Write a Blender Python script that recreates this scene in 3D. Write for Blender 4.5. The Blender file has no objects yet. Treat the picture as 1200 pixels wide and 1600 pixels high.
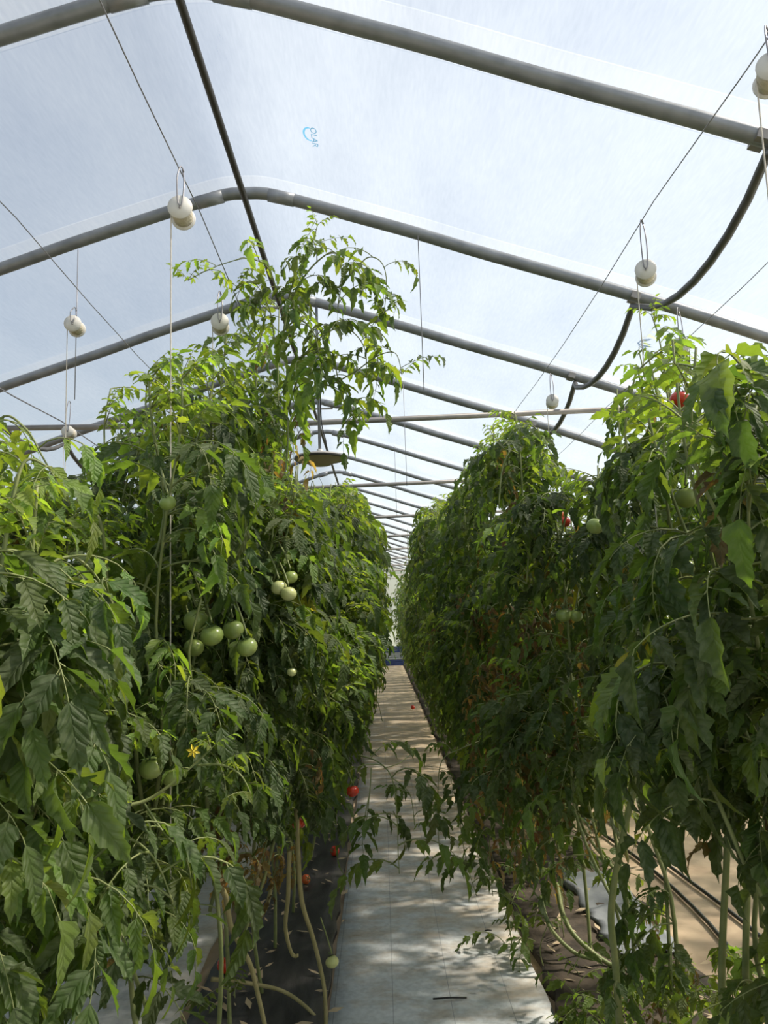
import bpy, bmesh, math, random
from mathutils import Vector, Matrix, Quaternion

# ------------------------------------------------------------------ camera, sky, sun, exposure
SC = bpy.context.scene
COL = SC.collection
F, CX, CY = 1200.0, 600.0, 800.0           # focal length in pixels of the 1200 x 1600 frame
PITCH, ROLL, YAW = math.radians(7.6), math.radians(1.8), math.radians(0.45)
CAM = Vector((0.0, 0.0, 1.6))
cam_data = bpy.data.cameras.new('camera')
cam = bpy.data.objects.new('camera', cam_data)
COL.objects.link(cam)
cam_data.sensor_fit = 'VERTICAL'
cam_data.sensor_height = 36.0
cam_data.lens = 36.0 * F / 1600.0
cam_data.clip_start = 0.05
cam_data.clip_end = 400
CAM_ROT = (Matrix.Rotation(-YAW, 3, 'Z') @ Matrix.Rotation(math.pi / 2 + PITCH, 3, 'X')
           @ Matrix.Rotation(-ROLL, 3, 'Z'))
cam.matrix_world = Matrix.Translation(CAM) @ CAM_ROT.to_4x4()
SC.camera = cam
CAM_INV = CAM_ROT.transposed()

world = bpy.data.worlds.new('world')
SC.world = world
world.use_nodes = True
wn = world.node_tree.nodes
wl = world.node_tree.links
SUN_EL, SUN_AZ = math.radians(50), math.radians(84)     # azimuth from +Y towards +X
sky = wn.new('ShaderNodeTexSky')
sky.sky_type = 'NISHITA'
sky.sun_disc = False
sky.sun_elevation = SUN_EL
sky.sun_rotation = SUN_AZ
sky.air_density = 1.3
sky.dust_density = 1.6
sky.ozone_density = 1.0
wn['Background'].inputs['Strength'].default_value = 0.080
wl.new(sky.outputs[0], wn['Background'].inputs['Color'])

sun_data = bpy.data.lights.new('sun', 'SUN')
sun_data.energy = 6.5
sun_data.color = (1.0, 0.91, 0.77)
sun_data.angle = math.radians(3.0)
sun = bpy.data.objects.new('sun', sun_data)
COL.objects.link(sun)
sun_dir = Vector((math.sin(SUN_AZ) * math.cos(SUN_EL), math.cos(SUN_AZ) * math.cos(SUN_EL), math.sin(SUN_EL)))
sun.rotation_euler = sun_dir.to_track_quat('Z', 'Y').to_euler()
sun.location = (6, 4, 12)

SC.view_settings.view_transform = 'Standard'
SC.view_settings.look = 'None'
SC.view_settings.gamma = 1.0
SC.view_settings.use_curve_mapping = False
SC.view_settings.exposure = 0.60
SC.cycles.max_bounces = 7
SC.cycles.diffuse_bounces = 4
SC.cycles.glossy_bounces = 2
SC.cycles.transmission_bounces = 5
SC.cycles.transparent_max_bounces = 8
SC.cycles.use_denoising = True
SC.cycles.sample_clamp_indirect = 6.0

R = random.Random(11)
PI = math.pi


def at(px, py, depth):
    """World point on the photograph's pixel at a depth along the view axis."""
    v = Vector(((px - CX) / F * depth, -(py - CY) / F * depth, -depth))
    return CAM + CAM_ROT @ v


def project(p):
    v = CAM_INV @ (Vector(p) - CAM)
    d = -v.z
    if d < 0.05:
        return None
    return CX + v.x / d * F, CY - v.y / d * F, d


# ------------------------------------------------------------------ helpers
def tag(o, label=None, cat=None, group=None, kind=None):
    if label: o['label'] = label
    if cat: o['category'] = cat
    if group: o['group'] = group
    if kind: o['kind'] = kind
    return o


def empty(name, loc=(0, 0, 0), rz=0.0):
    o = bpy.data.objects.new(name, None)
    o.empty_display_size = 0.1
    o.location = loc
    o.rotation_euler = (0, 0, rz)
    COL.objects.link(o)
    return o


def link_mesh(name, me, parent=None, mats=None):
    o = bpy.data.objects.new(name, me)
    if mats:
        for m in mats:
            me.materials.append(m)
    if parent is not None:
        o.parent = parent
    COL.objects.link(o)
    return o


class MB:
    """Collects shapes and links them as one mesh object."""
    def __init__(self):
        self.v, self.f, self.m, self.sm, self.uv = [], [], [], [], {}

    def add(self, verts, faces, mat=0, smooth=True, uv=None):
        n = len(self.v)
        if uv:
            for i, c in enumerate(uv): self.uv[n + i] = c
        self.v.extend(tuple(p) for p in verts)
        for f in faces:
            self.f.append(tuple(i + n for i in f))
            self.m.append(mat)
            self.sm.append(smooth)

    def tube(self, pts, rad, sides=8, mat=0, cap=True):
        pts = [Vector(p) for p in pts]
        n = len(pts)
        if not isinstance(rad, (list, tuple)):
            rad = [rad] * n
        verts, faces = [], []
        nrm = None
        for i, p in enumerate(pts):
            t = (pts[min(i + 1, n - 1)] - pts[max(i - 1, 0)]).normalized()
            if nrm is None:
                a = Vector((0, 0, 1)) if abs(t.z) < 0.9 else Vector((1, 0, 0))
                nrm = t.cross(a).normalized()
            else:
                nrm = (nrm - t * nrm.dot(t))
                nrm = nrm.normalized() if nrm.length > 1e-6 else t.orthogonal().normalized()
            b = t.cross(nrm)
            for k in range(sides):
                a = 2 * PI * k / sides
                verts.append(p + (nrm * math.cos(a) + b * math.sin(a)) * rad[i])
        for i in range(n - 1):
            for k in range(sides):
                k2 = (k + 1) % sides
                faces.append((i * sides + k, i * sides + k2, (i + 1) * sides + k2, (i + 1) * sides + k))
        if cap:
            faces.append(tuple(reversed(range(sides))))
            faces.append(tuple((n - 1) * sides + k for k in range(sides)))
        self.add(verts, faces, mat)

    def box(self, c, s, mat=0, rot=None):
        c = Vector(c)
        vs = []
        for dx in (-1, 1):
            for dy in (-1, 1):
                for dz in (-1, 1):
                    v = Vector((dx * s[0] / 2, dy * s[1] / 2, dz * s[2] / 2))
                    if rot is not None: v = rot @ v
                    vs.append(c + v)
        self.add(vs, [(0, 1, 3, 2), (4, 6, 7, 5), (0, 4, 5, 1), (2, 3, 7, 6), (0, 2, 6, 4), (1, 5, 7, 3)], mat, False)

    def lathe(self, prof, sides=20, mat=0, mtx=None):
        verts, faces = [], []
        n = len(prof)
        for r, z in prof:
            for k in range(sides):
                a = 2 * PI * k / sides
                v = Vector((r * math.cos(a), r * math.sin(a), z))
                verts.append(mtx @ v if mtx is not None else v)
        for i in range(n - 1):
            for k in range(sides):
                k2 = (k + 1) % sides
                faces.append((i * sides + k, i * sides + k2, (i + 1) * sides + k2, (i + 1) * sides + k))
        self.add(verts, faces, mat)

    def mesh(self, name, mats=()):
        me = bpy.data.meshes.new(name)
        me.from_pydata(self.v, [], self.f)
        me.polygons.foreach_set('material_index', self.m)
        me.polygons.foreach_set('use_smooth', self.sm)
        for m in mats:
            me.materials.append(m)
        if self.uv:
            lay = me.uv_layers.new(name='blade')
            z = (0.0, 0.0)
            flat = []
            for f in self.f:
                for i in f: flat.extend(self.uv.get(i, z))
            lay.data.foreach_set('uv', flat)
        me.update()
        return me

    def build(self, name, mat, parent=None):
        me = self.mesh(name, mat if isinstance(mat, (list, tuple)) else [mat])
        return link_mesh(name, me, parent)


def smooth_line(pts, n=6):
    """Catmull-Rom through the points."""
    pts = [Vector(p) for p in pts]
    out = []
    for i in range(len(pts) - 1):
        p0 = pts[max(i - 1, 0)]; p1 = pts[i]; p2 = pts[i + 1]; p3 = pts[min(i + 2, len(pts) - 1)]
        for k in range(n):
            t = k / n
            out.append(0.5 * ((2 * p1) + (p2 - p0) * t + (2 * p0 - 5 * p1 + 4 * p2 - p3) * t * t
                              + (3 * p1 - p0 - 3 * p2 + p3) * t ** 3))
    out.append(pts[-1])
    return out


# ------------------------------------------------------------------ materials
def new_mat(name):
    m = bpy.data.materials.new(name)
    m.use_nodes = True
    nt = m.node_tree
    return m, nt.nodes, nt.links, nt.nodes['Principled BSDF'], nt.nodes['Material Output']


def ramp(nodes, stops):
    r = nodes.new('ShaderNodeValToRGB')
    e = r.color_ramp.elements
    while len(e) < len(stops):
        e.new(0.5)
    for el, (p, c) in zip(e, stops):
        el.position = p
        el.color = (*c, 1) if len(c) == 3 else c
    return r


def simple_mat(name, c1, c2=None, scale=8.0, rough=0.5, metal=0.0, bump=0.0, detail=4, stretch=None, spec=0.5):
    m, n, l, b, out = new_mat(name)
    b.inputs['Roughness'].default_value = rough
    b.inputs['Metallic'].default_value = metal
    b.inputs['Specular IOR Level'].default_value = spec
    if c2 is None:
        c2 = tuple(c * 0.8 for c in c1)
    tc = n.new('ShaderNodeTexCoord')
    mp = n.new('ShaderNodeMapping')
    if stretch: mp.inputs['Scale'].default_value = stretch
    l.new(tc.outputs['Object'], mp.inputs[0])
    nz = n.new('ShaderNodeTexNoise')
    nz.inputs['Scale'].default_value = scale
    nz.inputs['Detail'].default_value = detail
    l.new(mp.outputs[0], nz.inputs['Vector'])
    r = ramp(n, [(0.3, c1), (0.7, c2)])
    l.new(nz.outputs['Fac'], r.inputs[0])
    l.new(r.outputs[0], b.inputs['Base Color'])
    if bump:
        bp = n.new('ShaderNodeBump')
        bp.inputs['Strength'].default_value = bump
        bp.inputs['Distance'].default_value = 0.02
        l.new(nz.outputs['Fac'], bp.inputs['Height'])
        l.new(bp.outputs[0], b.inputs['Normal'])
    return m


def film_mat(name, clear, tint=(0.95, 0.97, 0.99)):
    """Woven polyethylene film: part clear, part light-scattering."""
    m, n, l, b, out = new_mat(name)
    n.remove(b)
    tc = n.new('ShaderNodeTexCoord')
    mp = n.new('ShaderNodeMapping')
    mp.inputs['Scale'].default_value = (1.0, 0.35, 1.0)
    l.new(tc.outputs['Object'], mp.inputs[0])
    nz = n.new('ShaderNodeTexNoise')
    nz.inputs['Scale'].default_value = 2.2
    nz.inputs['Detail'].default_value = 6
    l.new(mp.outputs[0], nz.inputs['Vector'])
    mp2 = n.new('ShaderNodeMapping')
    mp2.inputs['Scale'].default_value = (60.0, 9.0, 9.0)
    l.new(tc.outputs['Object'], mp2.inputs[0])
    nz2 = n.new('ShaderNodeTexNoise')
    nz2.inputs['Scale'].default_value = 1.5
    nz2.inputs['Detail'].default_value = 3
    l.new(mp2.outputs[0], nz2.inputs['Vector'])
    ad = n.new('ShaderNodeMath'); ad.operation = 'MULTIPLY_ADD'
    l.new(nz2.outputs['Fac'], ad.inputs[0]); ad.inputs[1].default_value = 0.35
    l.new(nz.outputs['Fac'], ad.inputs[2])
    mr = n.new('ShaderNodeMapRange')
    mr.inputs['From Min'].default_value = 0.35
    mr.inputs['From Max'].default_value = 1.0
    mr.inputs['To Min'].default_value = clear * 0.75
    mr.inputs['To Max'].default_value = clear * 1.25
    l.new(ad.outputs[0], mr.inputs['Value'])
    tl = n.new('ShaderNodeBsdfTranslucent'); tl.inputs[0].default_value = (*tint, 1)
    tp = n.new('ShaderNodeBsdfTransparent'); tp.inputs[0].default_value = (0.97, 0.98, 0.99, 1)
    mx = n.new('ShaderNodeMixShader')
    l.new(mr.outputs[0], mx.inputs[0]); l.new(tl.outputs[0], mx.inputs[1]); l.new(tp.outputs[0], mx.inputs[2])
    l.new(mx.outputs[0], out.inputs['Surface'])
    return m


def leaf_mat():
    """Leaf blade: colour from the object, dusty face, light showing through."""
    m, n, l, b, out = new_mat('tomato_leaf')
    oi = n.new('ShaderNodeObjectInfo')
    ge = n.new('ShaderNodeNewGeometry')
    hs = n.new('ShaderNodeHueSaturation')
    ad = n.new('ShaderNodeMath'); ad.operation = 'MULTIPLY_ADD'
    l.new(ge.outputs['Random Per Island'], ad.inputs[0]); ad.inputs[1].default_value = 0.05; ad.inputs[2].default_value = 0.475
    l.new(ad.outputs[0], hs.inputs['Hue'])
    av = n.new('ShaderNodeMath'); av.operation = 'MULTIPLY_ADD'
    l.new(oi.outputs['Random'], av.inputs[0]); av.inputs[1].default_value = 0.5; av.inputs[2].default_value = 0.75
    l.new(av.outputs[0], hs.inputs['Value'])
    l.new(oi.outputs['Color'], hs.inputs['Color'])
    tc = n.new('ShaderNodeTexCoord')
    nz = n.new('ShaderNodeTexNoise'); nz.inputs['Scale'].default_value = 60; nz.inputs['Detail'].default_value = 3
    l.new(tc.outputs['Object'], nz.inputs['Vector'])
    du = ramp(n, [(0.42, (0.04, 0.04, 0.04)), (0.72, (0.50, 0.50, 0.50))])
    l.new(nz.outputs['Fac'], du.inputs[0])
    mc = n.new('ShaderNodeMix'); mc.data_type = 'RGBA'
    l.new(du.outputs[0], mc.inputs['Factor'])
    l.new(hs.outputs[0], mc.inputs['A']); mc.inputs['B'].default_value = (0.25, 0.29, 0.17, 1)
    l.new(mc.outputs['Result'], b.inputs['Base Color'])
    b.inputs['Roughness'].default_value = 0.55
    b.inputs['Specular IOR Level'].default_value = 0.34
    uvn = n.new('ShaderNodeUVMap'); uvn.uv_map = 'blade'
    su = n.new('ShaderNodeSeparateXYZ'); l.new(uvn.outputs[0], su.inputs[0])
    av2 = n.new('ShaderNodeMath'); av2.operation = 'ABSOLUTE'; l.new(su.outputs['Y'], av2.inputs[0])
    vv = n.new('ShaderNodeMath'); vv.operation = 'MULTIPLY_ADD'
    l.new(av2.outputs[0], vv.inputs[0]); vv.inputs[1].default_value = -0.32; l.new(su.outputs['X'], vv.inputs[2])
    pp = n.new('ShaderNodeMath'); pp.operation = 'PINGPONG'; l.new(vv.outputs[0], pp.inputs[0]); pp.inputs[1].default_value = 0.075
    mr = n.new('ShaderNodeMapRange'); l.new(pp.outputs[0], mr.inputs['Value'])
    mr.inputs['From Min'].default_value = 0.0; mr.inputs['From Max'].default_value = 0.05
    mm = n.new('ShaderNodeMapRange'); l.new(av2.outputs[0], mm.inputs['Value'])
    mm.inputs['From Min'].default_value = 0.0; mm.inputs['From Max'].default_value = 0.10
    mn = n.new('ShaderNodeMath'); mn.operation = 'MINIMUM'; l.new(mr.outputs[0], mn.inputs[0]); l.new(mm.outputs[0], mn.inputs[1])
    nw = n.new('ShaderNodeTexNoise'); nw.inputs['Scale'].default_value = 28; nw.inputs['Detail'].default_value = 4
    l.new(tc.outputs['Object'], nw.inputs['Vector'])
    hh = n.new('ShaderNodeMath'); hh.operation = 'MULTIPLY_ADD'
    l.new(nw.outputs['Fac'], hh.inputs[0]); hh.inputs[1].default_value = 1.6; l.new(mn.outputs[0], hh.inputs[2])
    bp = n.new('ShaderNodeBump'); bp.inputs['Strength'].default_value = 0.6; bp.inputs['Distance'].default_value = 0.0035
    l.new(hh.outputs[0], bp.inputs['Height']); l.new(bp.outputs[0], b.inputs['Normal'])
    gm = n.new('ShaderNodeMix'); gm.data_type = 'RGBA'; gm.blend_type = 'MULTIPLY'; gm.inputs['Factor'].default_value = 1
    l.new(hs.outputs[0], gm.inputs['A']); gm.inputs['B'].default_value = (3.0, 2.9, 0.9, 1)
    tl = n.new('ShaderNodeBsdfTranslucent')
    l.new(gm.outputs['Result'], tl.inputs['Color'])
    mx = n.new('ShaderNodeMixShader'); mx.inputs[0].default_value = 0.44
    l.new(b.outputs[0], mx.inputs[1]); l.new(tl.outputs[0], mx.inputs[2])
    l.new(mx.outputs[0], out.inputs['Surface'])
    return m


def cloth_mat(name, base, tan, dirt_amt, grid=True):
    """White woven ground cloth with grid threads and sandy dirt worn into it."""
    m, n, l, b, out = new_mat(name)
    b.inputs['Roughness'].default_value = 0.75
    tc = n.new('ShaderNodeTexCoord')
    sep = n.new('ShaderNodeSeparateXYZ'); l.new(tc.outputs['Object'], sep.inputs[0])
    mp = n.new('ShaderNodeMapping'); mp.inputs['Scale'].default_value = (1.3, 2.4, 1)
    l.new(tc.outputs['Object'], mp.inputs[0])
    nz = n.new('ShaderNodeTexNoise'); nz.inputs['Scale'].default_value = 3.2; nz.inputs['Detail'].default_value = 8
    nz.inputs['Roughness'].default_value = 0.65
    l.new(mp.outputs[0], nz.inputs['Vector'])
    # dirt grows with distance along the path (further stretch is sandier)
    far = n.new('ShaderNodeMapRange'); far.inputs['From Min'].default_value = 2.5; far.inputs['From Max'].default_value = 9
    far.inputs['To Min'].default_value = -0.07; far.inputs['To Max'].default_value = 0.30
    l.new(sep.outputs['Y'], far.inputs['Value'])
    ad = n.new('ShaderNodeMath'); ad.operation = 'ADD'
    l.new(nz.outputs['Fac'], ad.inputs[0]); l.new(far.outputs[0], ad.inputs[1])
    rx = n.new('ShaderNodeMapRange'); rx.inputs['From Min'].default_value = -0.2; rx.inputs['From Max'].default_value = 0.6
    rx.inputs['To Min'].default_value = -0.06; rx.inputs['To Max'].default_value = 0.06
    l.new(sep.outputs['X'], rx.inputs['Value'])
    ad2 = n.new('ShaderNodeMath'); ad2.operation = 'ADD'
    l.new(ad.outputs[0], ad2.inputs[0]); l.new(rx.outputs[0], ad2.inputs[1])
    r = ramp(n, [(0.42, base), (0.56, tuple(a * .55 + t * .45 for a, t in zip(base, tan))), (0.78, tan)])
    l.new(ad2.outputs[0], r.inputs[0])
    fin = n.new('ShaderNodeTexNoise'); fin.inputs['Scale'].default_value = 45; fin.inputs['Detail'].default_value = 5
    l.new(tc.outputs['Object'], fin.inputs['Vector'])
    fr = ramp(n, [(0.3, (0.78, 0.78, 0.78)), (0.62, (1, 1, 1))]); l.new(fin.outputs['Fac'], fr.inputs[0])
    mu = n.new('ShaderNodeMix'); mu.data_type = 'RGBA'; mu.blend_type = 'MULTIPLY'; mu.inputs['Factor'].default_value = dirt_amt
    l.new(r.outputs[0], mu.inputs['A']); l.new(fr.outputs[0], mu.inputs['B'])
    last = mu.outputs['Result']
    if grid:
        w = n.new('ShaderNodeMath'); w.operation = 'PINGPONG'; l.new(sep.outputs['X'], w.inputs[0]); w.inputs[1].default_value = 0.12
        lt = n.new('ShaderNodeMath'); lt.operation = 'LESS_THAN'; l.new(w.outputs[0], lt.inputs[0]); lt.inputs[1].default_value = 0.0016
        gm = n.new('ShaderNodeMix'); gm.data_type = 'RGBA'
        sc = n.new('ShaderNodeMath'); sc.operation = 'MULTIPLY'; l.new(lt.outputs[0], sc.inputs[0]); sc.inputs[1].default_value = 0.55
        l.new(sc.outputs[0], gm.inputs['Factor']); l.new(last, gm.inputs['A']); gm.inputs['B'].default_value = (0.16, 0.18, 0.2, 1)
        last = gm.outputs['Result']
    l.new(last, b.inputs['Base Color'])
    bp = n.new('ShaderNodeBump'); bp.inputs['Strength'].default_value = 0.3; bp.inputs['Distance'].default_value = 0.01
    l.new(nz.outputs['Fac'], bp.inputs['Height']); l.new(bp.outputs[0], b.inputs['Normal'])
    return m


M = dict(
    film=film_mat('roof_film', 0.47, (0.40, 0.445, 0.50)),
    wall_film=film_mat('wall_film', 0.25, (0.85, 0.88, 0.9)),
    whiten=film_mat('whitening_strip', 0.74, (0.55, 0.56, 0.56)),
    galv=simple_mat('galvanised_steel', (0.19, 0.20, 0.215), (0.28, 0.29, 0.31), 14, 0.42, 0.4, 0.05),
    dark_pipe=simple_mat('dark_pipe', (0.03, 0.026, 0.022), (0.055, 0.05, 0.045), 12, 0.5, 0.3),
    hose=simple_mat('grey_hose', (0.06, 0.058, 0.055), (0.10, 0.098, 0.095), 12, 0.5, 0.0),
    tie=simple_mat('tie_steel', (0.23, 0.21, 0.20), (0.32, 0.30, 0.28), 10, 0.5, 0.4),
    wire=simple_mat('trellis_wire', (0.22, 0.21, 0.22), (0.3, 0.29, 0.3), 10, 0.4, 0.6),
    spool=simple_mat('spool_plastic', (0.62, 0.60, 0.56), (0.72, 0.70, 0.66), 20, 0.5),
    twine=simple_mat('twine', (0.52, 0.48, 0.42), (0.66, 0.62, 0.56), 60, 0.8),
    twine_wound=simple_mat('wound_twine', (0.50, 0.44, 0.33), (0.66, 0.60, 0.48), 90, 0.8, 0, 0.4),
    leaf=leaf_mat(),
    stem=simple_mat('green_stem', (0.15, 0.19, 0.06), (0.24, 0.26, 0.10), 25, 0.55, 0, 0.1),
    old_stem=simple_mat('tan_stem', (0.27, 0.24, 0.10), (0.36, 0.31, 0.15), 25, 0.6, 0, 0.15),
    calyx=simple_mat('calyx', (0.07, 0.12, 0.03), (0.1, 0.16, 0.05), 20, 0.6),
    green_fruit=simple_mat('green_tomato', (0.22, 0.30, 0.07), (0.32, 0.38, 0.12), 9, 0.28, 0, 0),
    pale_fruit=simple_mat('pale_tomato', (0.50, 0.52, 0.20), (0.58, 0.60, 0.28), 9, 0.28, 0, 0),
    red_fruit=simple_mat('red_tomato', (0.52, 0.03, 0.015), (0.62, 0.06, 0.02), 9, 0.25, 0, 0),
    orange_fruit=simple_mat('orange_tomato', (0.62, 0.11, 0.03), (0.66, 0.16, 0.04), 9, 0.3, 0, 0),
    petal=simple_mat('yellow_petal', (0.80, 0.62, 0.04), (0.85, 0.70, 0.10), 20, 0.5),
    cloth=cloth_mat('white_ground_cloth', (0.60, 0.63, 0.64), (0.47, 0.37, 0.25), 0.9),
    cloth2=cloth_mat('side_ground_cloth', (0.60, 0.60, 0.58), (0.50, 0.42, 0.30), 0.8, False),
    mulch=simple_mat('black_mulch_film', (0.022, 0.021, 0.021), (0.075, 0.07, 0.066), 5, 0.5, 0, 0.5, 8, (3, 0.7, 1)),
    soil=simple_mat('dark_soil', (0.028, 0.021, 0.015), (0.105, 0.078, 0.054), 9, 0.9, 0, 0.9, 10),
    sand=simple_mat('sandy_ground', (0.40, 0.29, 0.19), (0.56, 0.43, 0.29), 5, 0.9, 0, 0.5, 9),
    outside=simple_mat('outside_ground', (0.16, 0.20, 0.07), (0.30, 0.27, 0.15), 1.5, 0.9, 0, 0.2, 8),
    plastic=simple_mat('grey_plastic_sheet', (0.20, 0.213, 0.235), (0.29, 0.303, 0.325), 7, 0.45, 0, 0.5),
    drip=simple_mat('black_drip_hose', (0.012, 0.012, 0.012), (0.025, 0.024, 0.023), 20, 0.4),
    crate=simple_mat('blue_crate', (0.03, 0.06, 0.22), (0.05, 0.09, 0.28), 8, 0.4),
    pale_crate=simple_mat('pale_crate', (0.45, 0.5, 0.6), (0.55, 0.6, 0.68), 8, 0.4),
    disc_top=simple_mat('disc_grey', (0.35, 0.33, 0.30), (0.42, 0.40, 0.37), 8, 0.5),
    disc_under=simple_mat('disc_beige', (0.42, 0.33, 0.25), (0.48, 0.38, 0.29), 8, 0.6),
    disc_rim=simple_mat('disc_rim', (0.05, 0.045, 0.04), (0.07, 0.06, 0.055), 8, 0.5),
    blue_print=film_mat('blue_print', 0.12, (0.08, 0.30, 0.46)),
    wood=simple_mat('rail_board', (0.05, 0.045, 0.04), (0.08, 0.07, 0.06), 6, 0.7),
    straw=simple_mat('straw_litter', (0.36, 0.27, 0.17), (0.50, 0.40, 0.26), 12, 0.9),
)

# ------------------------------------------------------------------ the tunnel: hoops, film, walls, ground
RX, RZ = -0.625, 3.75
Y0, Y1 = -3.6, 29.5
HOOP0, STEP = 2.38, 1.29
PROF = [(0, 0), (0.10, 0.005), (0.25, 0.045), (0.55, 0.140), (0.86, 0.240), (1.22, 0.365), (1.93, 0.600), (2.6, 0.845), (3.3, 1.13),
        (3.85, 1.44), (4.2, 1.80), (4.38, 2.2), (4.45, 2.6), (4.47, 3.1), (4.47, 3.75)]


def section(off=0.0):
    """Cross-section points (x, z) from the left foot over the ridge to the right foot, pushed out by off."""
    right = [Vector((u, -d)) for u, d in PROF]
    left = [Vector((-u, -d)) for u, d in PROF[1:]][::-1]
    pts = smooth_line([Vector((p.x, 0, p.y)) for p in left + right], 4)
    out = []
    for i, p in enumerate(pts):
        t = (pts[min(i + 1, len(pts) - 1)] - pts[max(i - 1, 0)]).normalized()
        nrm = Vector((-t.z, 0, t.x))
        q = p + nrm * off
        out.append((RX + q.x, max(RZ + q.z, 0.0)))
    return out


HOOP_YS = [HOOP0 + STEP * i for i in range(-4, 22)]
sec_film = section(0.036)
roof_rows = [p for p in sec_film]
SPLIT = 2.05     # the eave: film below this belongs to the side walls


def film_strip(pts, ys, sag):
    mb = MB()
    verts, faces = [], []
    for y in ys:
        ph = ((y - HOOP0) / STEP) % 1.0
        s = math.sin(PI * ph)
        for j, (x, z) in enumerate(pts):
            k = sag * s * (1 if z > SPLIT else 0.4)
            verts.append((x, y, max(z - k, 0.0)))
    n = len(pts)
    for i in range(len(ys) - 1):
        for j in range(n - 1):
            faces.append((i * n + j, i * n + j + 1, (i + 1) * n + j + 1, (i + 1) * n + j))
    mb.add(verts, faces)
    return mb


ys_film = []
y = HOOP_YS[0]
while y <= HOOP_YS[-1] + 1e-6:
    ys_film.append(y); y += STEP / 6
first_r = next(i for i, p in enumerate(sec_film) if p[1] > SPLIT)
last_r = max(i for i, p in enumerate(sec_film) if p[1] > SPLIT)
film_strip(sec_film[first_r:last_r + 1], ys_film, 0.02).build('ceiling', M['film'])['kind'] = 'structure'
film_strip(sec_film[:first_r + 1], ys_film, 0.02).build('wall_left', M['wall_film'])['kind'] = 'structure'
film_strip(sec_film[last_r:], ys_film, 0.02).build('wall_right', M['wall_film'])['kind'] = 'structure'


def end_wall(name, yy):
    mb = MB()
    pts = sec_film
    verts = [(x, yy, z) for x, z in pts] + [(RX + (x - RX), yy, 0.0) for x, z in pts]
    n = len(pts)
    mb.add(verts, [(i, i + 1, n + i + 1, n + i) for i in range(n - 1)], 0, False)
    o = mb.build(name, M['wall_film']); o['kind'] = 'structure'
    return o


END_Y = HOOP_YS[-1]
back = end_wall('wall_back', END_Y)
end_wall('wall_front', HOOP_YS[0])
for xx in (-2.2, -0.1, 1.1, 2.3):
    p = MB(); p.box((xx, END_Y - 0.05, 1.45), (0.07, 0.05, 2.9)); p.build('post', M['galv'], back)
p = MB(); p.box((0.5, END_Y - 0.05, 2.15), (1.2, 0.05, 0.07)); p.build('door_header', M['galv'], back)

# added film strip over hoops, standing in for whiter scattered light (roof only)
whiten_pts = section(0.040)
lf = next(i for i, p in enumerate(whiten_pts) if p[1] > SPLIT)
ll = max(i for i, p in enumerate(whiten_pts) if p[1] > SPLIT)
ceil = bpy.data.objects['ceiling']
for yy in HOOP_YS[2:14]:
    mb = MB()
    pts = whiten_pts[lf:ll + 1]
    n = len(pts)
    rows = [(-0.10, -0.004), (-0.05, 0.0), (0.05, 0.0), (0.10, -0.004)]
    vs = [(x, yy + dy, z + dz) for dy, dz in rows for x, z in pts]
    mb.add(vs, [(i * n + j, i * n + j + 1, (i + 1) * n + j + 1, (i + 1) * n + j) for i in range(3) for j in range(n - 1)])
    mb.build('whitening_strip', M['whiten'], ceil)

# blue printed mark on the film of the right slope
def roof_point(px, py):
    """Where the view through a pixel meets the film."""
    d = 0.5
    while d < 30:
        p = at(px, py, d)
        u = abs(p.x - RX)
        for (u0, d0), (u1, d1) in zip(PROF, PROF[1:]):
            if u0 <= u < u1:
                if p.z > RZ - (d0 + (d1 - d0) * (u - u0) / (u1 - u0)) + 0.02:
                    return p
                break
        d += 0.01
    return p


pm = roof_point(483, 198)
slope = math.atan(0.27)
mk_rot = Matrix.Rotation(slope, 3, 'Y')
mk = MB()
def mark_pt(a, b):          # a across the slope, b along the tunnel
    return pm + mk_rot @ Vector((a, b, -0.012))
arc = []
for k in range(13):
    t = k / 12
    a = math.radians(70 + 215 * t)
    w = 0.004 + 0.007 * math.sin(PI * t)
    arc.append((a, w))
vs = []
for a, w in arc:
    for rr in (0.036 - w, 0.036):
        vs.append(mark_pt(rr * math.cos(a) * 0.8, 0.035 + rr * math.sin(a) * 1.35))
mk.add(vs, [(2 * i, 2 * i + 1, 2 * i + 3, 2 * i + 2) for i in range(12)], 0, False)
mark = mk.build('blue_emblem', M['blue_print'], ceil)
tx = bpy.data.curves.new('print_text', 'FONT')
tx.body = 'OLAR'
tx.size = 0.050
tx.extrude = 0.0005
to = bpy.data.objects.new('blue_print', tx)
tmp = bpy.context.evaluated_depsgraph_get
COL.objects.link(to)
dg = bpy.context.evaluated_depsgraph_get()
tme = bpy.data.meshes.new_from_object(to.evaluated_get(dg))
bpy.data.objects.remove(to)
tme.materials.clear(); tme.materials.append(M['blue_print'])
for v in tme.vertices:      # letters read down the slope of the tunnel
    q = mark_pt(0.008 + v.co.y * 0.8, -0.02 + v.co.x * 1.1)
    v.co = q
link_mesh('print_lettering', tme, ceil)

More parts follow.
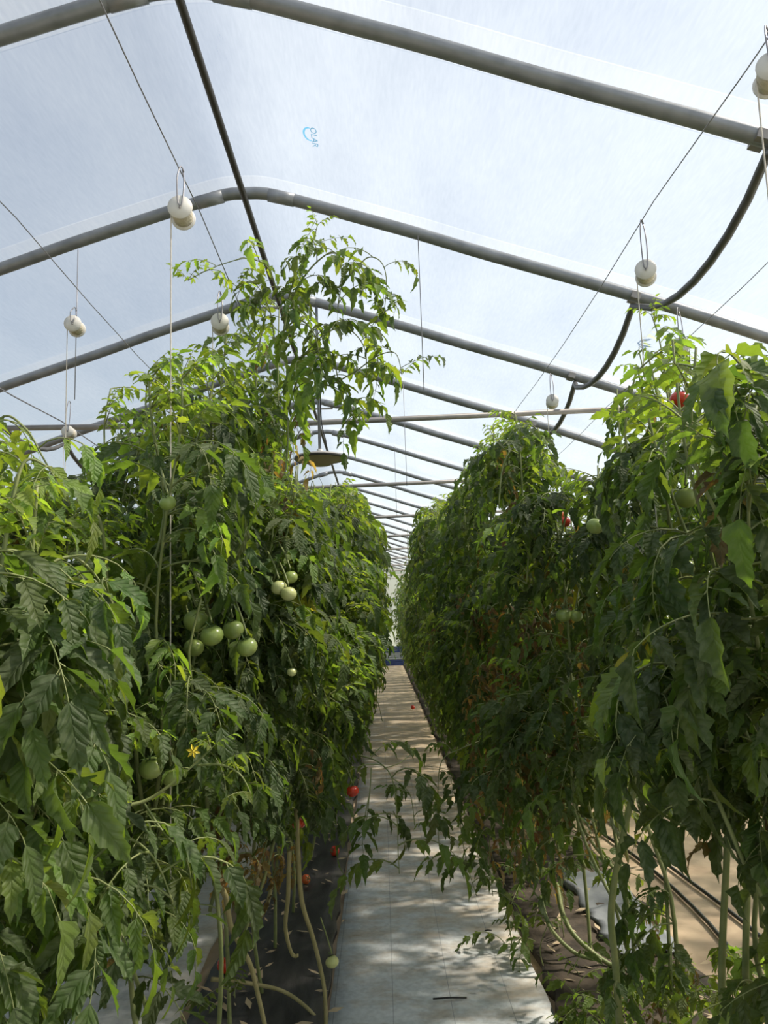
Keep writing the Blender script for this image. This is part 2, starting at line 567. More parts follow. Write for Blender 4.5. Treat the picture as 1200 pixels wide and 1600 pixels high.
# ---- hoops
sec_h = section(0.0)
lab_h = {0: 'thick galvanised hoop crossing overhead, nearest one in view',
         1: 'galvanised hoop with sharp rounded peak, second one from the camera',
         2: 'galvanised hoop with small collar bar at its peak, above the first cross tie',
         3: 'thin looking galvanised hoop just behind the first cross tie',
         4: 'galvanised hoop above the second cross tie, fifth one from the camera',
         5: 'galvanised hoop just behind the second cross tie, sixth one from the camera',
         6: 'galvanised hoop above the third cross tie, seventh one from the camera',
         7: 'galvanised hoop just behind the third cross tie, eighth one from the camera',
         8: 'galvanised hoop above the fourth cross tie, ninth one from the camera'}
for i, yy in enumerate(HOOP_YS):
    k = i - 4
    root = empty('tunnel_hoop', (RX, yy, 0))
    tag(root, lab_h.get(k, 'galvanised hoop far down the tunnel, one of the receding row' if k > 3
                        else 'galvanised hoop behind the viewpoint near the front wall'), 'hoop',
        'steel hoops down the tunnel')
    mb = MB()
    mb.tube([(x - RX, 0, z) for x, z in sec_h], 0.031 if k < 5 else 0.025, 10)
    mb.build('hoop_tube', M['galv'], root)
    for u in (0.13, -0.13):
        s = MB()
        pts = [(uu, 0, zz) for uu, zz in ((u * 0.9, RZ - 0.012), (u * 1.9, RZ - 0.045))]
        s.tube(pts, 0.0335, 10)
        s.build('joint_sleeve', M['galv'], root)
    for u in (1.94, -1.94):
        b = MB()
        b.box((u, 0, RZ - 0.615), (0.045, 0.075, 0.035), rot=Matrix.Rotation(0.32 * (1 if u > 0 else -1), 3, 'Y'))
        b.build('clamp', M['tie'], root)
    if k >= 2 and k % 2 == 0:
        b = MB()
        b.tube([(-0.20, 0, RZ - 0.075), (0.20, 0, RZ - 0.075)], 0.010, 6)
        b.build('collar_bar', M['tie'], root)

# ridge purlin under the hoops
mb = MB()
mb.tube([(RX, yy, RZ - 0.045) for yy in HOOP_YS], 0.0165, 8)
tag(mb.build('ridge_pipe', M['dark_pipe']), 'straight dark pipe running along the ridge under the hoops', 'pipe')
# sagging side lines
for s, lab in ((1, 'dark grey hose sagging from hoop to hoop along the right roof slope'),
               (-1, 'dark grey hose sagging from hoop to hoop along the left roof slope')):
    pts = []
    for a, b in zip(HOOP_YS, HOOP_YS[1:]):
        for q in range(8):
            t = q / 8
            pts.append((RX + s * (1.95 + 0.02 * math.sin(a * 3)), a + (b - a) * t, RZ - 0.66 - 0.16 * (4 * t * (1 - t)) ** 0.9))
    mb = MB(); mb.tube(pts, 0.017, 8)
    tag(mb.build('sagging_hose', M['hose']), lab, 'hose')

# cross ties at every second hoop
TIE_Z = 2.90
tie_lab = {2: 'grey brown steel cross tie spanning the tunnel, nearest one', 4: 'steel cross tie spanning the tunnel, second one back',
           6: 'steel cross tie spanning the tunnel, third one back',
           8: 'thin steel cross tie spanning the tunnel, fourth one back'}
for i, yy in enumerate(HOOP_YS):
    k = i - 4
    if k % 2 or k in (0,):
        continue
    hw = 2.52
    mb = MB()
    mb.tube([(RX - hw, yy + 0.05, TIE_Z + 0.02), (RX, yy + 0.05, TIE_Z - 0.02), (RX + hw, yy + 0.05, TIE_Z + 0.02)], 0.019, 8)
    root = empty('cross_tie', (0, 0, 0))
    o = mb.build('tie_bar', M['tie'], root)
    for s in (-1, 1):
        b = MB(); b.box((RX + s * (hw - 0.02), yy + 0.03, TIE_Z + 0.03), (0.09, 0.09, 0.07)); b.build('end_clamp', M['galv'], root)
    tag(root, tie_lab.get(k, 'thin steel cross tie far down the tunnel' if k > 0 else 'steel cross tie behind the viewpoint'),
        'tie', 'steel cross ties')

# hip rails along the side walls
for n_, (s, u) in enumerate(((-1, 4.36), (1, 4.36))):
    mb = MB(); mb.box((RX + s * u, (Y0 + Y1) / 2 - .2, 1.75), (0.05, END_Y - HOOP_YS[0] - .3, 0.06))
    o = mb.build('trim_%d' % (n_ + 1), M['wood']); o['kind'] = 'structure'

# trellis wires
WIRES = [(-0.555, 2.90, 'thin trellis wire above the near left tomato row, carrying spools'),
         (-1.16, 2.90, 'thin trellis wire second from the path on the left'),
         (-2.07, 2.90, 'thicker trellis wire at the far left of the tunnel roof'),
         (0.945, 2.90, 'thin trellis wire above the right tomato row beside the path'),
         (1.55, 2.90, 'thin trellis wire second from the path on the right'),
         (2.35, 2.90, 'thin trellis wire furthest from the path on the right')]
for x, z, lab in WIRES:
    mb = MB()
    pts = []
    for a, b in zip(HOOP_YS[::2], HOOP_YS[2::2]):
        for q in range(4):
            t = q / 4
            pts.append((x, a + (b - a) * t, z + 0.03 - 0.03 * 4 * t * (1 - t)))
    pts.append((x, HOOP_YS[-2], z + 0.03))
    mb.tube(pts, 0.0019 if x > -2 else 0.004, 5)
    tag(mb.build('trellis_wire', M['wire']), lab, 'wire')

# hanger wires dropped from hoops
for (px0, py0, dep, px1, py1, lab) in [
        (653, 368, 3.86, 665, 640, 'thin hanger wire dropping from the second hoop right of the ridge'),
        (122, 390, 3.78, 115, 655, 'thin hanger wire dropping from the second hoop on the far left'),
        (630, 600, 6.4, 638, 770, 'faint hanger wire over the path beyond the first cross tie'),
        (616, 690, 9.0, 618, 812, 'faint hanger wire over the path, further one down the tunnel')]:
    a = at(px0, py0, dep); b = at(px1, py1, dep + 0.25)
    b = Vector((a.x, a.y, b.z))
    mb = MB(); mb.tube([a, b], 0.0022, 5)
    tag(mb.build('hanger_wire', M['wire']), lab, 'wire')

# ---- ground
fl = MB()
gx = [-5.2 + 0.4 * i for i in range(23)]
gy = [HOOP_YS[0] + 0.6 * i for i in range(int((END_Y - HOOP_YS[0]) / 0.6) + 2)]
vs = [(x, yy, -0.012 + 0.008 * R.random()) for yy in gy for x in gx]
n = len(gx)
fl.add(vs, [(i * n + j, i * n + j + 1, (i + 1) * n + j + 1, (i + 1) * n + j) for i in range(len(gy) - 1) for j in range(n - 1)])
fl.build('floor', M['sand'])['kind'] = 'structure'
og = MB(); og.add([(-120, -120, -0.06), (120, -120, -0.06), (120, 160, -0.06), (-120, 160, -0.06)], [(0, 1, 2, 3)], 0, False)
og.build('ground_outside', M['outside'])['kind'] = 'structure'


def strip(x0, x1, ya, yb, z, thick, amp, nx, step, seed, edge=0.0):
    """A sheet lying on the ground, with small undulations, thickness and a slightly wandering edge."""
    r = random.Random(seed)
    mb = MB()
    ny = int((yb - ya) / step)
    top, bot = [], []
    for j in range(ny + 1):
        yy = ya + (yb - ya) * j / ny
        e0, e1 = r.uniform(-edge, edge), r.uniform(-edge, edge)
        for i in range(nx + 1):
            t = i / nx
            x = x0 + e0 + (x1 + e1 - x0 - e0) * t
            top.append((x, yy, z + thick + amp * r.random()))
            bot.append((x, yy, z - 0.01))
    w = nx + 1
    N = len(top)
    f = []
    for j in range(ny):
        for i in range(nx):
            f.append((j * w + i, j * w + i + 1, (j + 1) * w + i + 1, (j + 1) * w + i))
        f.append((j * w, (j + 1) * w, N + (j + 1) * w, N + j * w))
        f.append((j * w + nx, N + j * w + nx, N + (j + 1) * w + nx, (j + 1) * w + nx))
    mb.add(top + bot, f)
    return mb


tag(strip(-0.26, 0.635, -2.0, 27.5, 0.0, 0.010, 0.006, 8, 0.3, 2, 0.006).build('ground_cloth', M['cloth']),
    'white woven ground cloth laid down the middle path, stained with tan dirt', 'ground cloth')
tag(strip(-0.82, -0.28, -2.0, 27.5, 0.0, 0.012, 0.022, 7, 0.14, 3, 0.012).build('mulch_film', M['mulch']),
    'wrinkled black plastic mulch along the left edge of the white path', 'mulch film')
tag(strip(-1.75, -0.88, -2.0, 27.5, 0.0, 0.008, 0.008, 6, 0.3, 4, 0.01).build('ground_cloth', M['cloth2']),
    'white ground cloth behind the near left tomato row', 'ground cloth')
tag(strip(0.66, 1.34, -2.0, 27.5, 0.0, 0.015, 0.035, 8, 0.1, 5, 0.02).build('soil_bed', M['soil'], None),
    'strip of dark crumbly soil along the right edge of the path', 'soil')
# grey plastic sheet lying between soil and sand
tag(strip(1.02, 1.32, 3.7, 4.8, 0.02, 0.02, 0.022, 10, 0.06, 6, 0.02).build('plastic_sheet', M['plastic']),
    'crumpled grey plastic sheet on the ground behind the right stems', 'plastic sheet')
for k, (x, z, lab) in enumerate(((1.55, 0.012, 'black drip hose on sandy ground, nearer the stems of the right row'),
                                 (1.72, 0.012, 'black drip hose on sandy ground, further from the right stems'))):
    r = random.Random(40 + k)
    pts = smooth_line([(x + 0.05 * math.sin(yy * 1.7 + k) + r.uniform(-.02, .02), yy, z) for yy in [0.5 + 0.9 * q for q in range(24)]], 4)
    mb = MB(); mb.tube(pts, 0.011, 7)
    tag(mb.build('drip_hose', M['drip']), lab, 'hose')

# ------------------------------------------------------------------ leaves
def leaflet(mb, base, x, n, L, W, fold, curl, lod, r):
    """One toothed leaflet: base point, direction x, face normal n."""
    x = x.normalized()
    n = (n - x * n.dot(x)).normalized()
    y = n.cross(x)
    if lod == 0:
        ts = [0.0, 0.10, 0.24, 0.33, 0.52, 0.60, 0.78, 0.86]
        ws = [0.10, 0.74, 1.0, 0.72, 0.90, 0.55, 0.50, 0.22]
    elif lod == 1:
        ts = [0.0, 0.18, 0.40, 0.70]
        ws = [0.12, 0.95, 0.95, 0.50]
    else:
        ts = [0.0, 0.35]
        ws = [0.10, 1.0]
    verts, faces, uvs = [], [], []

    def mid(t):
        a = curl * t
        return base + x * (L * t) - n * (L * a * t * 0.55)
    k = len(ts)
    for t, w in zip(ts, ws):
        m = mid(t)
        hw = W * 0.5 * w * r.uniform(0.85, 1.12)
        up = n * (hw * fold)
        fwd = x * (0.10 * L * w if w > .3 else 0)
        j1, j2 = n * (W * r.uniform(-.10, .10)), n * (W * r.uniform(-.10, .10))
        verts += [m, m + y * hw + up + fwd * .5 + j1, m - y * hw + up + fwd * .5 + j2]
        uvs += [(t, 0.0), (t + .06, w), (t + .06, -w)]
    tip = len(verts)
    verts.append(mid(1.0))
    uvs.append((1.0, 0.0))
    for i in range(k - 1):
        a, b = 3 * i, 3 * (i + 1)
        faces += [(a, b, b + 1, a + 1), (a, a + 2, b + 2, b)]
    a = 3 * (k - 1)
    faces += [(a, tip, a + 1), (a, a + 2, tip)]
    mb.add(verts, faces, 0, True, uvs)


def compound_leaf(mb, r, droop, length, pairs, size, lod, mtx=None):
    """A whole tomato leaf from its base along +X, Z up; leaflets hang in pairs from the drooping rachis."""
    out = MB()
    el = math.radians(r.uniform(15, 40))
    seg = 8 if lod == 0 else 5
    pts = [Vector((0, 0, 0))]
    side = r.uniform(-0.12, 0.12)
    az = 0.0
    for i in range(seg):
        d = Vector((math.cos(el) * math.cos(az), math.cos(el) * math.sin(az), math.sin(el)))
        pts.append(pts[-1] + d * (length / seg))
        el -= droop / seg * r.uniform(0.7, 1.3)
        az += side / seg * 3
    rad = [0.0030 * (1 - 0.75 * i / seg) for i in range(seg + 1)]
    out.tube(pts, rad, 4 if lod == 0 else 3, 1, cap=False)

    def sample(s):
        q = s * seg
        i = min(int(q), seg - 1)
        t = q - i
        return pts[i].lerp(pts[i + 1], t), (pts[i + 1] - pts[i]).normalized()
    grav = Vector((0, 0, -1))

    def one(p, d, sz, sgn):
        g = r.uniform(0.25, 0.75)
        dd = (d + grav * g).normalized()
        up = Vector((0, 0, 1))
        nn = up - dd * up.dot(dd)
        if nn.length < 0.15:
            nn = d.cross(Vector((0, 1, 0)))
            if nn.length < .05: nn = Vector((1, 0, 0))
        nn.normalize()
        nn = Quaternion(dd, r.uniform(-0.55, 0.55)) @ nn
        st = p + dd * sz * 0.12
        leaflet(out, st, dd, nn, sz, sz * r.uniform(0.40, 0.56), r.uniform(0.15, 0.75), r.uniform(0.2, 1.1), lod, r)
        if lod == 0:
            out.tube([p, st], 0.0012, 3, 1, cap=False)
    s0 = 0.30
    for i in range(pairs):
        s = s0 + (0.92 - s0) * i / max(pairs - 1, 1) * 0.86
        p, t = sample(s)
        b = t.cross(Vector((0, 0, 1)))
        b = b.normalized() if b.length > 0.1 else Vector((0, 1, 0))
        sz = size * (0.72 + 0.40 * math.sin(PI * (0.25 + 0.6 * i / max(pairs - 1, 1)))) * r.uniform(0.8, 1.15)
        for sg in (-1, 1):
            d = (t * r.uniform(0.35, 0.75) + b * sg).normalized()
            one(p + t * r.uniform(-.01, .01), d, sz, sg)
        if lod == 0 and i < pairs - 1:      # small in-between leaflets
            p2, t2 = sample(s + 0.5 * (0.8 - s0) / pairs)
            for sg in (-1, 1):
                if r.random() < 0.7:
                    one(p2, (t2 * 0.3 + b * sg).normalized(), sz * 0.30, sg)
    p, t = sample(1.0)
    one(p, t, size * r.uniform(1.1, 1.3), 0)
    if mtx is not None:
        out.v = [tuple(mtx @ Vector(v)) for v in out.v]
    n0 = len(mb.v)
    mb.add(out.v, out.f)
    for i, c in out.uv.items(): mb.uv[n0 + i] = c
    k = len(out.m)
    mb.m[-k:] = out.m
    return mb


LEAF_MATS = [M['leaf'], M['stem']]
LEAVES = {}
rl = random.Random(5)
for key, droop, length, pairs, size, cnt in (('flat', 0.9, 0.27, 3, 0.085, 4), ('droop', 1.7, 0.29, 3, 0.092, 5),
                                             ('hang', 2.4, 0.30, 4, 0.085, 4), ('young', 0.6, 0.15, 3, 0.050, 3),
                                             ('dry', 2.8, 0.22, 3, 0.060, 3)):
    lst = []
    for q in range(cnt):
        mb = MB()
        compound_leaf(mb, rl, droop, length, pairs, size, 0)
        lst.append(mb.mesh('tomato_leaf_' + key, LEAF_MATS))
    LEAVES[key] = lst
LEAVES1 = {}
for key, droop, length, pairs, size, cnt in (('flat', 0.9, 0.27, 3, 0.085, 2), ('droop', 1.7, 0.29, 3, 0.090, 3),
                                             ('hang', 2.4, 0.30, 3, 0.085, 2), ('young', 0.6, 0.15, 2, 0.055, 2), ('dry', 2.8, 0.22, 2, 0.06, 1)):
    lst = []
    for q in range(cnt):
        mb = MB()
        compound_leaf(mb, rl, droop, length, pairs, size, 1)
        lst.append(mb.mesh('tomato_leaf_small_' + key, LEAF_MATS))
    LEAVES1[key] = lst

C_DARK = (0.042, 0.066, 0.018)
C_MID = (0.068, 0.102, 0.026)
C_LIGHT = (0.110, 0.155, 0.036)
C_YOUNG = (0.165, 0.225, 0.045)
C_YELLOW = (0.27, 0.25, 0.055)
C_DRY = (0.20, 0.125, 0.065)
C_BROWN = (0.105, 0.062, 0.034)

# places in front of which no foliage grows: fruit, shoots and openings seen in the photograph
OPENINGS = [(1095, 1390, 46, 40), (1122, 1465, 36, 40), (1075, 1340, 24, 40), (905, 1425, 38, 3.9), (970, 1290, 22, 40), (1060, 622, 13, 2.45), (1180, 1420, 16, 40),
            (240, 960, 40, 1.9), (250, 1060, 40, 1.9), (770, 800, 8, 40), (326, 990, 56, 2.35), (384, 1010, 36, 2.35), (445, 922, 26, 2.6), (302, 1174, 14, 1.9), (890, 962, 40, 3.0), (1074, 780, 36, 2.3),
            (523, 1332, 22, 9), (478, 1376, 16, 9), (350, 1512, 22, 9), (519, 1503, 16, 9), (551, 1236, 10, 9),
            (882, 815, 14, 3.5), (645, 1106, 14, 30),
            (235, 1200, 26, 2.2), (268, 1212, 22, 2.2), (500, 716, 46, 30), (262, 785, 18, 2.1), (344, 507, 22, 3.3), (284, 333, 22, 3), (117, 510, 22, 4),
            (1009, 427, 22, 3), (863, 628, 12, 5), (1072, 888, 27, 2.3), (930, 822, 18, 2.6)]
TOP_LINE = [(-400, 560), (0, 640), (60, 712), (100, 752), (128, 690), (150, 625), (190, 556), (250, 548), (300, 540), (340, 515), (365, 478), (400, 425),
            (436, 430), (446, 600), (460, 705), (500, 738), (540, 742), (566, 770), (600, 815), (622, 858), (640, 800), (655, 775),
            (700, 775), (728, 745), (750, 670), (765, 640), (800, 628), (850, 646), (868, 690), (885, 742), (924, 758), (940, 665), (965, 585),
            (1000, 530), (1012, 490), (1042, 490), (1062, 532), (1100, 525), (1140, 545), (1180, 530), (1260, 500), (1600, 480)]


def interp(tab, x):
    for (x0, a), (x1, b) in zip(tab, tab[1:]):
        if x0 <= x <= x1:
            return a + (b - a) * (x - x0) / (x1 - x0)
    return tab[0][1] if x < tab[0][0] else tab[-1][1]


L_EDGE = [(500, 470), (700, 548), (760, 560), (830, 604), (900, 620), (1030, 603), (1160, 608), (1230, 585), (1265, 552), (1300, 515), (1400, 480), (1700, 440)]
R_EDGE = [(600, 745), (690, 742), (770, 690), (800, 645), (900, 632), (1000, 634), (1060, 644), (1140, 660), (1200, 684), (1300, 690), (1370, 722), (1420, 765), (1500, 840), (1700, 900)]
rk = random.Random(77)


N_EDGE = [(500, 40), (640, 60), (700, 95), (760, 132), (900, 182), (1000, 206), (1100, 200), (1170, 235), (1230, 330), (1300, 340), (1400, 312), (1500, 300), (1700, 330)]


NR_EDGE = [(300, 975), (600, 950), (900, 930), (1100, 905), (1300, 885), (1700, 850)]


def allowed(pts, side, edge=None):
    """Foliage is pruned where the photograph shows open sky, the path or fruit."""
    tol = rk.choice((-6, 0, 4, 10, 16))
    for i, p in enumerate(pts):
        q = project(p)
        if q is None:
            return False
        x, y, d = q
        if d < 1.05:
            return False
        if y < interp(TOP_LINE, x) - tol:
            return False
        if edge and side < 0 and x > interp(edge, y): return False
        if edge and side > 0 and x < interp(edge, y): return False
        if side < 0 and x > interp(L_EDGE, y): return False
        if side > 0 and x < interp(R_EDGE, y): return False
        for ox, oy, rr, od in OPENINGS:
            if d < od and (x - ox) ** 2 + (y - oy) ** 2 < rr * rr: return False
    if q:
        if side < 0 and y > 1300 and x > 300 + (y - 1300) * 0.05 and rk.random() < 0.93: return False
        if side < 0 and y > 1500 and x > 90 and rk.random() < 0.45: return False
        if side > 0 and 1040 < x < 1150 and 1320 < y < 1510 and rk.random() < 0.92: return False
        if side > 0 and 860 < x < 950 and 1330 < y < 1500 and rk.random() < 0.9: return False
        if side > 0 and y > 1250 and x > 880 and rk.random() < 0.4: return False
    return True


class Plant:
    """A tomato plant: Empty at its foot > stems, leaves, trusses."""
    def __init__(self, x, y, label, group, seed, side, lod=0, name='tomato_plant'):
        self.root = empty(name, (x, y, 0))
        tag(self.root, label, 'plant', group)
        self.o = Vector((x, y, 0))
        self.r = random.Random(seed)
        self.side = side
        self.lod = lod
        self.nleaf = 0
        self.stems = MB()
        self.prune = True
        self.edge = N_EDGE if 'corner' in label or 'left edge' in label else None
        if 'right edge' in label or 'reddening' in label: self.edge = NR_EDGE
        self.cap = {'t': 200}.get(name[-1:] if 'tallest' in label else '', 250)

    def leaf(self, p, az, size, col, key, tilt=0.0, force=False, roll=None):
        r = self.r
        lib = LEAVES if self.lod == 0 else LEAVES1
        m = (Matrix.Translation(p) @ Matrix.Rotation(az, 4, 'Z') @ Matrix.Rotation(-tilt, 4, 'Y')
             @ Matrix.Rotation(roll if roll is not None else r.uniform(-.3, .3), 4, 'X') @ Matrix.Scale(size, 4))
        me = r.choice(lib[key])
        if self.prune and not force:
            test = [m @ Vector(v) for v in ((0.02, 0, 0), (0.10, 0.05, 0.0), (0.10, -0.05, 0), (0.20, 0, -.02))]
            vs = me.vertices
            test += [m @ vs[len(vs) * j // 11].co for j in range(1, 11)] + [m @ vs[-1].co]
            if not allowed(test, self.side, self.edge):
                return None
        if self.nleaf >= (297 if force else self.cap):
            return None
        self.nleaf += 1
        o = bpy.data.objects.new('leaf', me)
        o.parent = self.root
        o.matrix_local = Matrix.Translation(-self.o) @ m
        k = r.uniform(0.82, 1.2)
        h = r.uniform(-0.08, 0.08)
        o.color = (col[0] * k * (1 + h), col[1] * k, col[2] * k * (1 - h), 1)
        if key == 'dry':
            o['label'] = 'dried brown leaf'
        COL.objects.link(o)
        return o

    def stem(self, pts, r0, r1, sub=4, sides=7, trim=False):
        pl = smooth_line(pts, sub)
        if trim:
            for i, p in enumerate(pl):
                q = project(p)
                if q and q[1] < interp(TOP_LINE, q[0]) + 12:
                    pl = pl[:max(i, 3)]
                    break
        n = len(pl)
        self.stems.tube([p - self.o for p in pl], [r0 + (r1 - r0) * i / (n - 1) for i in range(n)], sides)
        return pl

    def dress(self, pl, spacing, h_bare, size, dens=1.0, dry=0.0, young_top=0.22, outward=None, palette=None, hang=0.4):
        """Leaves along a stem polyline."""
        r = self.r
        az = r.uniform(0, 2 * PI)
        acc = 0.0
        tot = sum((b - a).length for a, b in zip(pl, pl[1:]))
        run = 0.0
        for a, b in zip(pl, pl[1:]):
            seg = (b - a).length
            run += seg
            acc += seg
            while acc > spacing * (0.55 if tot - run < 0.6 else 1):
                acc -= spacing * (0.55 if tot - run < 0.6 else 1)
                az += 2.4 + r.uniform(-.4, .4)
                p = b
                if p.z < h_bare * r.uniform(0.75, 1.25) or r.random() > dens:
                    continue
                f = run / tot
                left = tot - run
                aa = az
                if outward is not None and r.random() < 0.45:
                    aa = outward + r.uniform(-1.1, 1.1)
                if left < young_top and p.z > 1.0:
                    key = 'young' if left < young_top * .5 else r.choice(('young', 'flat'))
                    col = C_YOUNG if r.random() < .7 else C_LIGHT
                    s = size * r.uniform(0.75, 1.05) * (0.75 if key == 'flat' else 1.1)
                    self.leaf(p, aa, s, col, key, r.uniform(0.1, 0.7))
                    continue
                if r.random() < dry * (1.3 - min(p.z / 1.9, 1.1)):
                    self.leaf(p, aa, size * r.uniform(.8, 1.1), r.choice((C_DRY, C_BROWN, C_BROWN)), 'dry', r.uniform(-.6, .1))
                    continue
                u = r.random()
                pal = palette or ((C_DARK, .32), (C_MID, .72), (C_LIGHT, .93), (C_YOUNG, .997), (C_YELLOW, 1.01))
                col = next(c for c, t in pal if u <= t)
                key = 'hang' if r.random() < hang else r.choice(('droop', 'droop', 'flat'))
                self.leaf(p, aa, size * r.uniform(0.78, 1.18), col, key, r.uniform(-.35, .35))

    def finish(self, mat=None):
        if self.stems.v:
            self.stems.build('stem', mat or M['stem'], self.root)


def climb(P, x, y, h, r, lean=0.05):
    pts = [Vector((x, y, 0))]
    n = max(4, int(h / 0.3))
    for i in range(1, n + 1):
        z = h * i / n
        w = lean * (1.0 if z < h * .9 else 1.5)
        pts.append(Vector((x + r.uniform(-w, w), y + r.uniform(-w, w), z)))
    return pts


def grow(x, y, h, label, group, seed, side, lod=0, size=1.0, bare=0.5, dry=0.05, suckers=3, dens=1.0, spread=0.38, palette=None, spacing=0.037, hang=0.45):
    P = Plant(x, y, label, group, seed, side, lod)
    r = P.r
    while h < 3.1:                         # as tall as the photograph shows it
        q = project((x, y, h))
        if q is None or q[1] < interp(TOP_LINE, q[0]): break
        h += 0.03
    out = 0.0 if side < 0 else PI          # towards the path
    pl = P.stem(climb(P, x, y, h, r), 0.0085, 0.004, trim=True)
    P.main = pl
    P.dress(pl, spacing, bare, size, dens, dry, outward=out, palette=palette, hang=hang)
    for s in range(suckers):
        z0 = r.uniform(0.25, min(1.3, h * .5))
        a = out + r.uniform(-1.9, 1.9)
        reach = spread * r.uniform(0.5, 1.0)
        b = Vector((x, y, z0))
        tip = h - r.uniform(0.0, 0.35) if s % 2 else min(h - r.uniform(0.05, 0.5), z0 + r.uniform(0.7, 1.5))
        pts = [b]
        for i in range(1, 6):
            t = i / 5
            k = math.sin(t * PI * 0.5) * reach
            pts.append(Vector((x + math.cos(a) * k + r.uniform(-.03, .03), y + math.sin(a) * k * 1.1 + r.uniform(-.03, .03), z0 + (tip - z0) * t)))
        if r.random() < 0.4:               # end bends over and hangs
            e = pts[-1]
            pts.append(e + Vector((math.cos(a) * .12, math.sin(a) * .12, -0.10)))
            pts.append(e + Vector((math.cos(a) * .17, math.sin(a) * .17, -0.30)))
        q = P.stem(pts, 0.0065, 0.003, trim=True)
        P.dress(q, spacing, bare, size * .95, dens, dry, 0.2, out, palette, hang)
    return P


ALL = {}
ORD = ['zeroth', 'first', 'second', 'third', 'fourth', 'fifth', 'sixth', 'seventh', 'eighth', 'ninth', 'tenth', 'eleventh', 'twelfth', 'thirteenth',
       'fourteenth', 'fifteenth', 'sixteenth', 'seventeenth', 'eighteenth', 'nineteenth', 'twentieth', 'twenty-first', 'twenty-second', 'twenty-third',
       'twenty-fourth', 'twenty-fifth', 'twenty-sixth', 'twenty-seventh', 'twenty-eighth', 'twenty-ninth', 'thirtieth']
PAL_R = ((C_DARK, .55), (C_MID, .85), (C_LIGHT, .95), (C_YOUNG, .997), (C_YELLOW, 1.01))
GL, GR = 'tomato plants in the left row', 'tomato plants in the right row'
# left row by the path: (key, x, y, height, size, bare, dry, suckers, label)
LEFT = [
    ('l0', -0.86, 1.55, 1.95, 1.0, 0.30, .03, 5, 'low broad tomato plant in the front left corner with large drooping leaves'),
    ('l0b', -1.25, 1.95, 1.95, 1.0, 0.30, .08, 4, 'tomato plant at the left edge with yellowing and browned leaf edges'),
    ('l1', -0.66, 2.25, 2.55, 0.92, 0.45, .05, 4, 'left row tomato plant bearing the cluster of large green fruit'),
    ('l2', -0.58, 2.62, 2.75, 0.86, 0.60, .05, 4, 'left row tomato plant just behind the one with the green fruit cluster'),
    ('l3', -0.60, 3.05, 3.12, 0.86, 0.65, .06, 4, 'tallest tomato plant whose long shoots arch above the wire and cross tie'),
    ('l4', -0.55, 3.50, 2.95, 0.86, 0.70, .10, 4, 'left row tomato plant directly behind the tallest plant'),
    ('l5', -0.56, 3.95, 2.6, 0.86, 0.55, .14, 4, 'left row tomato plant with brown dried leaves under the hanging disc'),
]
for key, x, y, h, sz, bare, dry, sk, lab in LEFT:
    ALL[key] = grow(x, y, h, lab, GL, sum(map(ord, key)), -1, 0, sz, bare, dry, sk)
yy = 4.4
i = 0
while yy < 13.5:
    lab = 'left row tomato plant, %s from the front, leafy from waist to wire' % ORD[i + 8]
    hh = 2.45 if yy < 5.5 else 2.7
    P = grow(-0.52 + 0.022 * (yy - 4) + R.uniform(-.05, .05), yy, hh + R.uniform(-.1, .15), lab, 'middle distance plants of the left row', 300 + i, -1,
             0 if yy < 7 else 1, 0.95, 0.45, .08, 5, spacing=0.045 if yy < 7 else 0.055)
    P.finish()
    yy += 0.46 if yy < 7 else 0.55
    i += 1
# second left row, behind the first
SECOND = [(-1.22, 2.45, 2.3), (-1.25, 2.95, 2.7), (-1.20, 3.45, 2.8), (-1.22, 3.95, 2.9), (-1.2, 4.5, 2.7)]
for j, (x, y, h) in enumerate(SECOND):
    lab = ['plant of the second left row seen through the dark gap behind the front plant', 'plant of the second left row under the distant hanging spool',
           'plant of the second left row behind the green fruit cluster', 'plant of the second left row mostly hidden behind the tallest plant',
           'plant of the second left row, furthest of those near enough to tell apart'][j]
    P = grow(x, y, h, 'tomato ' + lab, 'tomato plants in the second left row', 500 + j, -1, 0, 1.0, 0.4, .05, 3, spacing=0.046)
    P.finish()

RIGHT = [
    ('r0', 1.02, 1.75, 2.5, 1.15, 0.40, .06, 4, 'tomato plant at the right edge, nearest of its row, with big backlit leaves'),
    ('r1', 0.98, 2.15, 2.65, 1.10, 0.40, .08, 4, 'right row tomato plant with a pale green fruit and a reddening one above'),
    ('r2', 0.90, 2.66, 2.85, 0.92, 0.2, .10, 3, 'right row tomato plant with a bare upper stem climbing the white spool twine'),
    ('r3', 0.92, 3.20, 2.2, 0.88, 0.12, .3, 4, 'shorter right row tomato plant below the gap of bright film'),
    ('r4', 0.90, 3.70, 2.6, 0.86, 0.12, .55, 4, 'right row tomato plant with many dried brown leaves'),
    ('r5', 0.88, 4.20, 2.85, 0.86, 0.12, .65, 4, 'right row tomato plant reaching the small far spool, brown leaves below'),
    ('r6', 0.86, 4.70, 2.95, 0.86, 0.12, .5, 5, 'right row tomato plant with bright yellow green top against the film'),
]
for key, x, y, h, sz, bare, dry, sk, lab in RIGHT:
    ALL[key] = grow(x, y, h, lab, GR, sum(map(ord, key)) * 3, 1, 0, sz, bare, dry, sk, palette=PAL_R)
yy = 5.2
i = 0
while yy < 13.5:
    lab = 'right row tomato plant, %s from the front, %s' % (ORD[i + 8], 'brownish low down and green above' if yy < 7 else 'small and dense green')
    P = grow(0.86 + R.uniform(-.05, .05), yy, 2.72 + R.uniform(-.15, .12), lab, 'middle distance plants of the right row', 700 + i, 1,
             0 if yy < 7 else 1, 0.95, 0.15, .32 if yy < 7 else .12, 5, spacing=0.045 if yy < 7 else 0.055)
    P.finish()
    yy += 0.48 if yy < 7 else 0.55
    i += 1
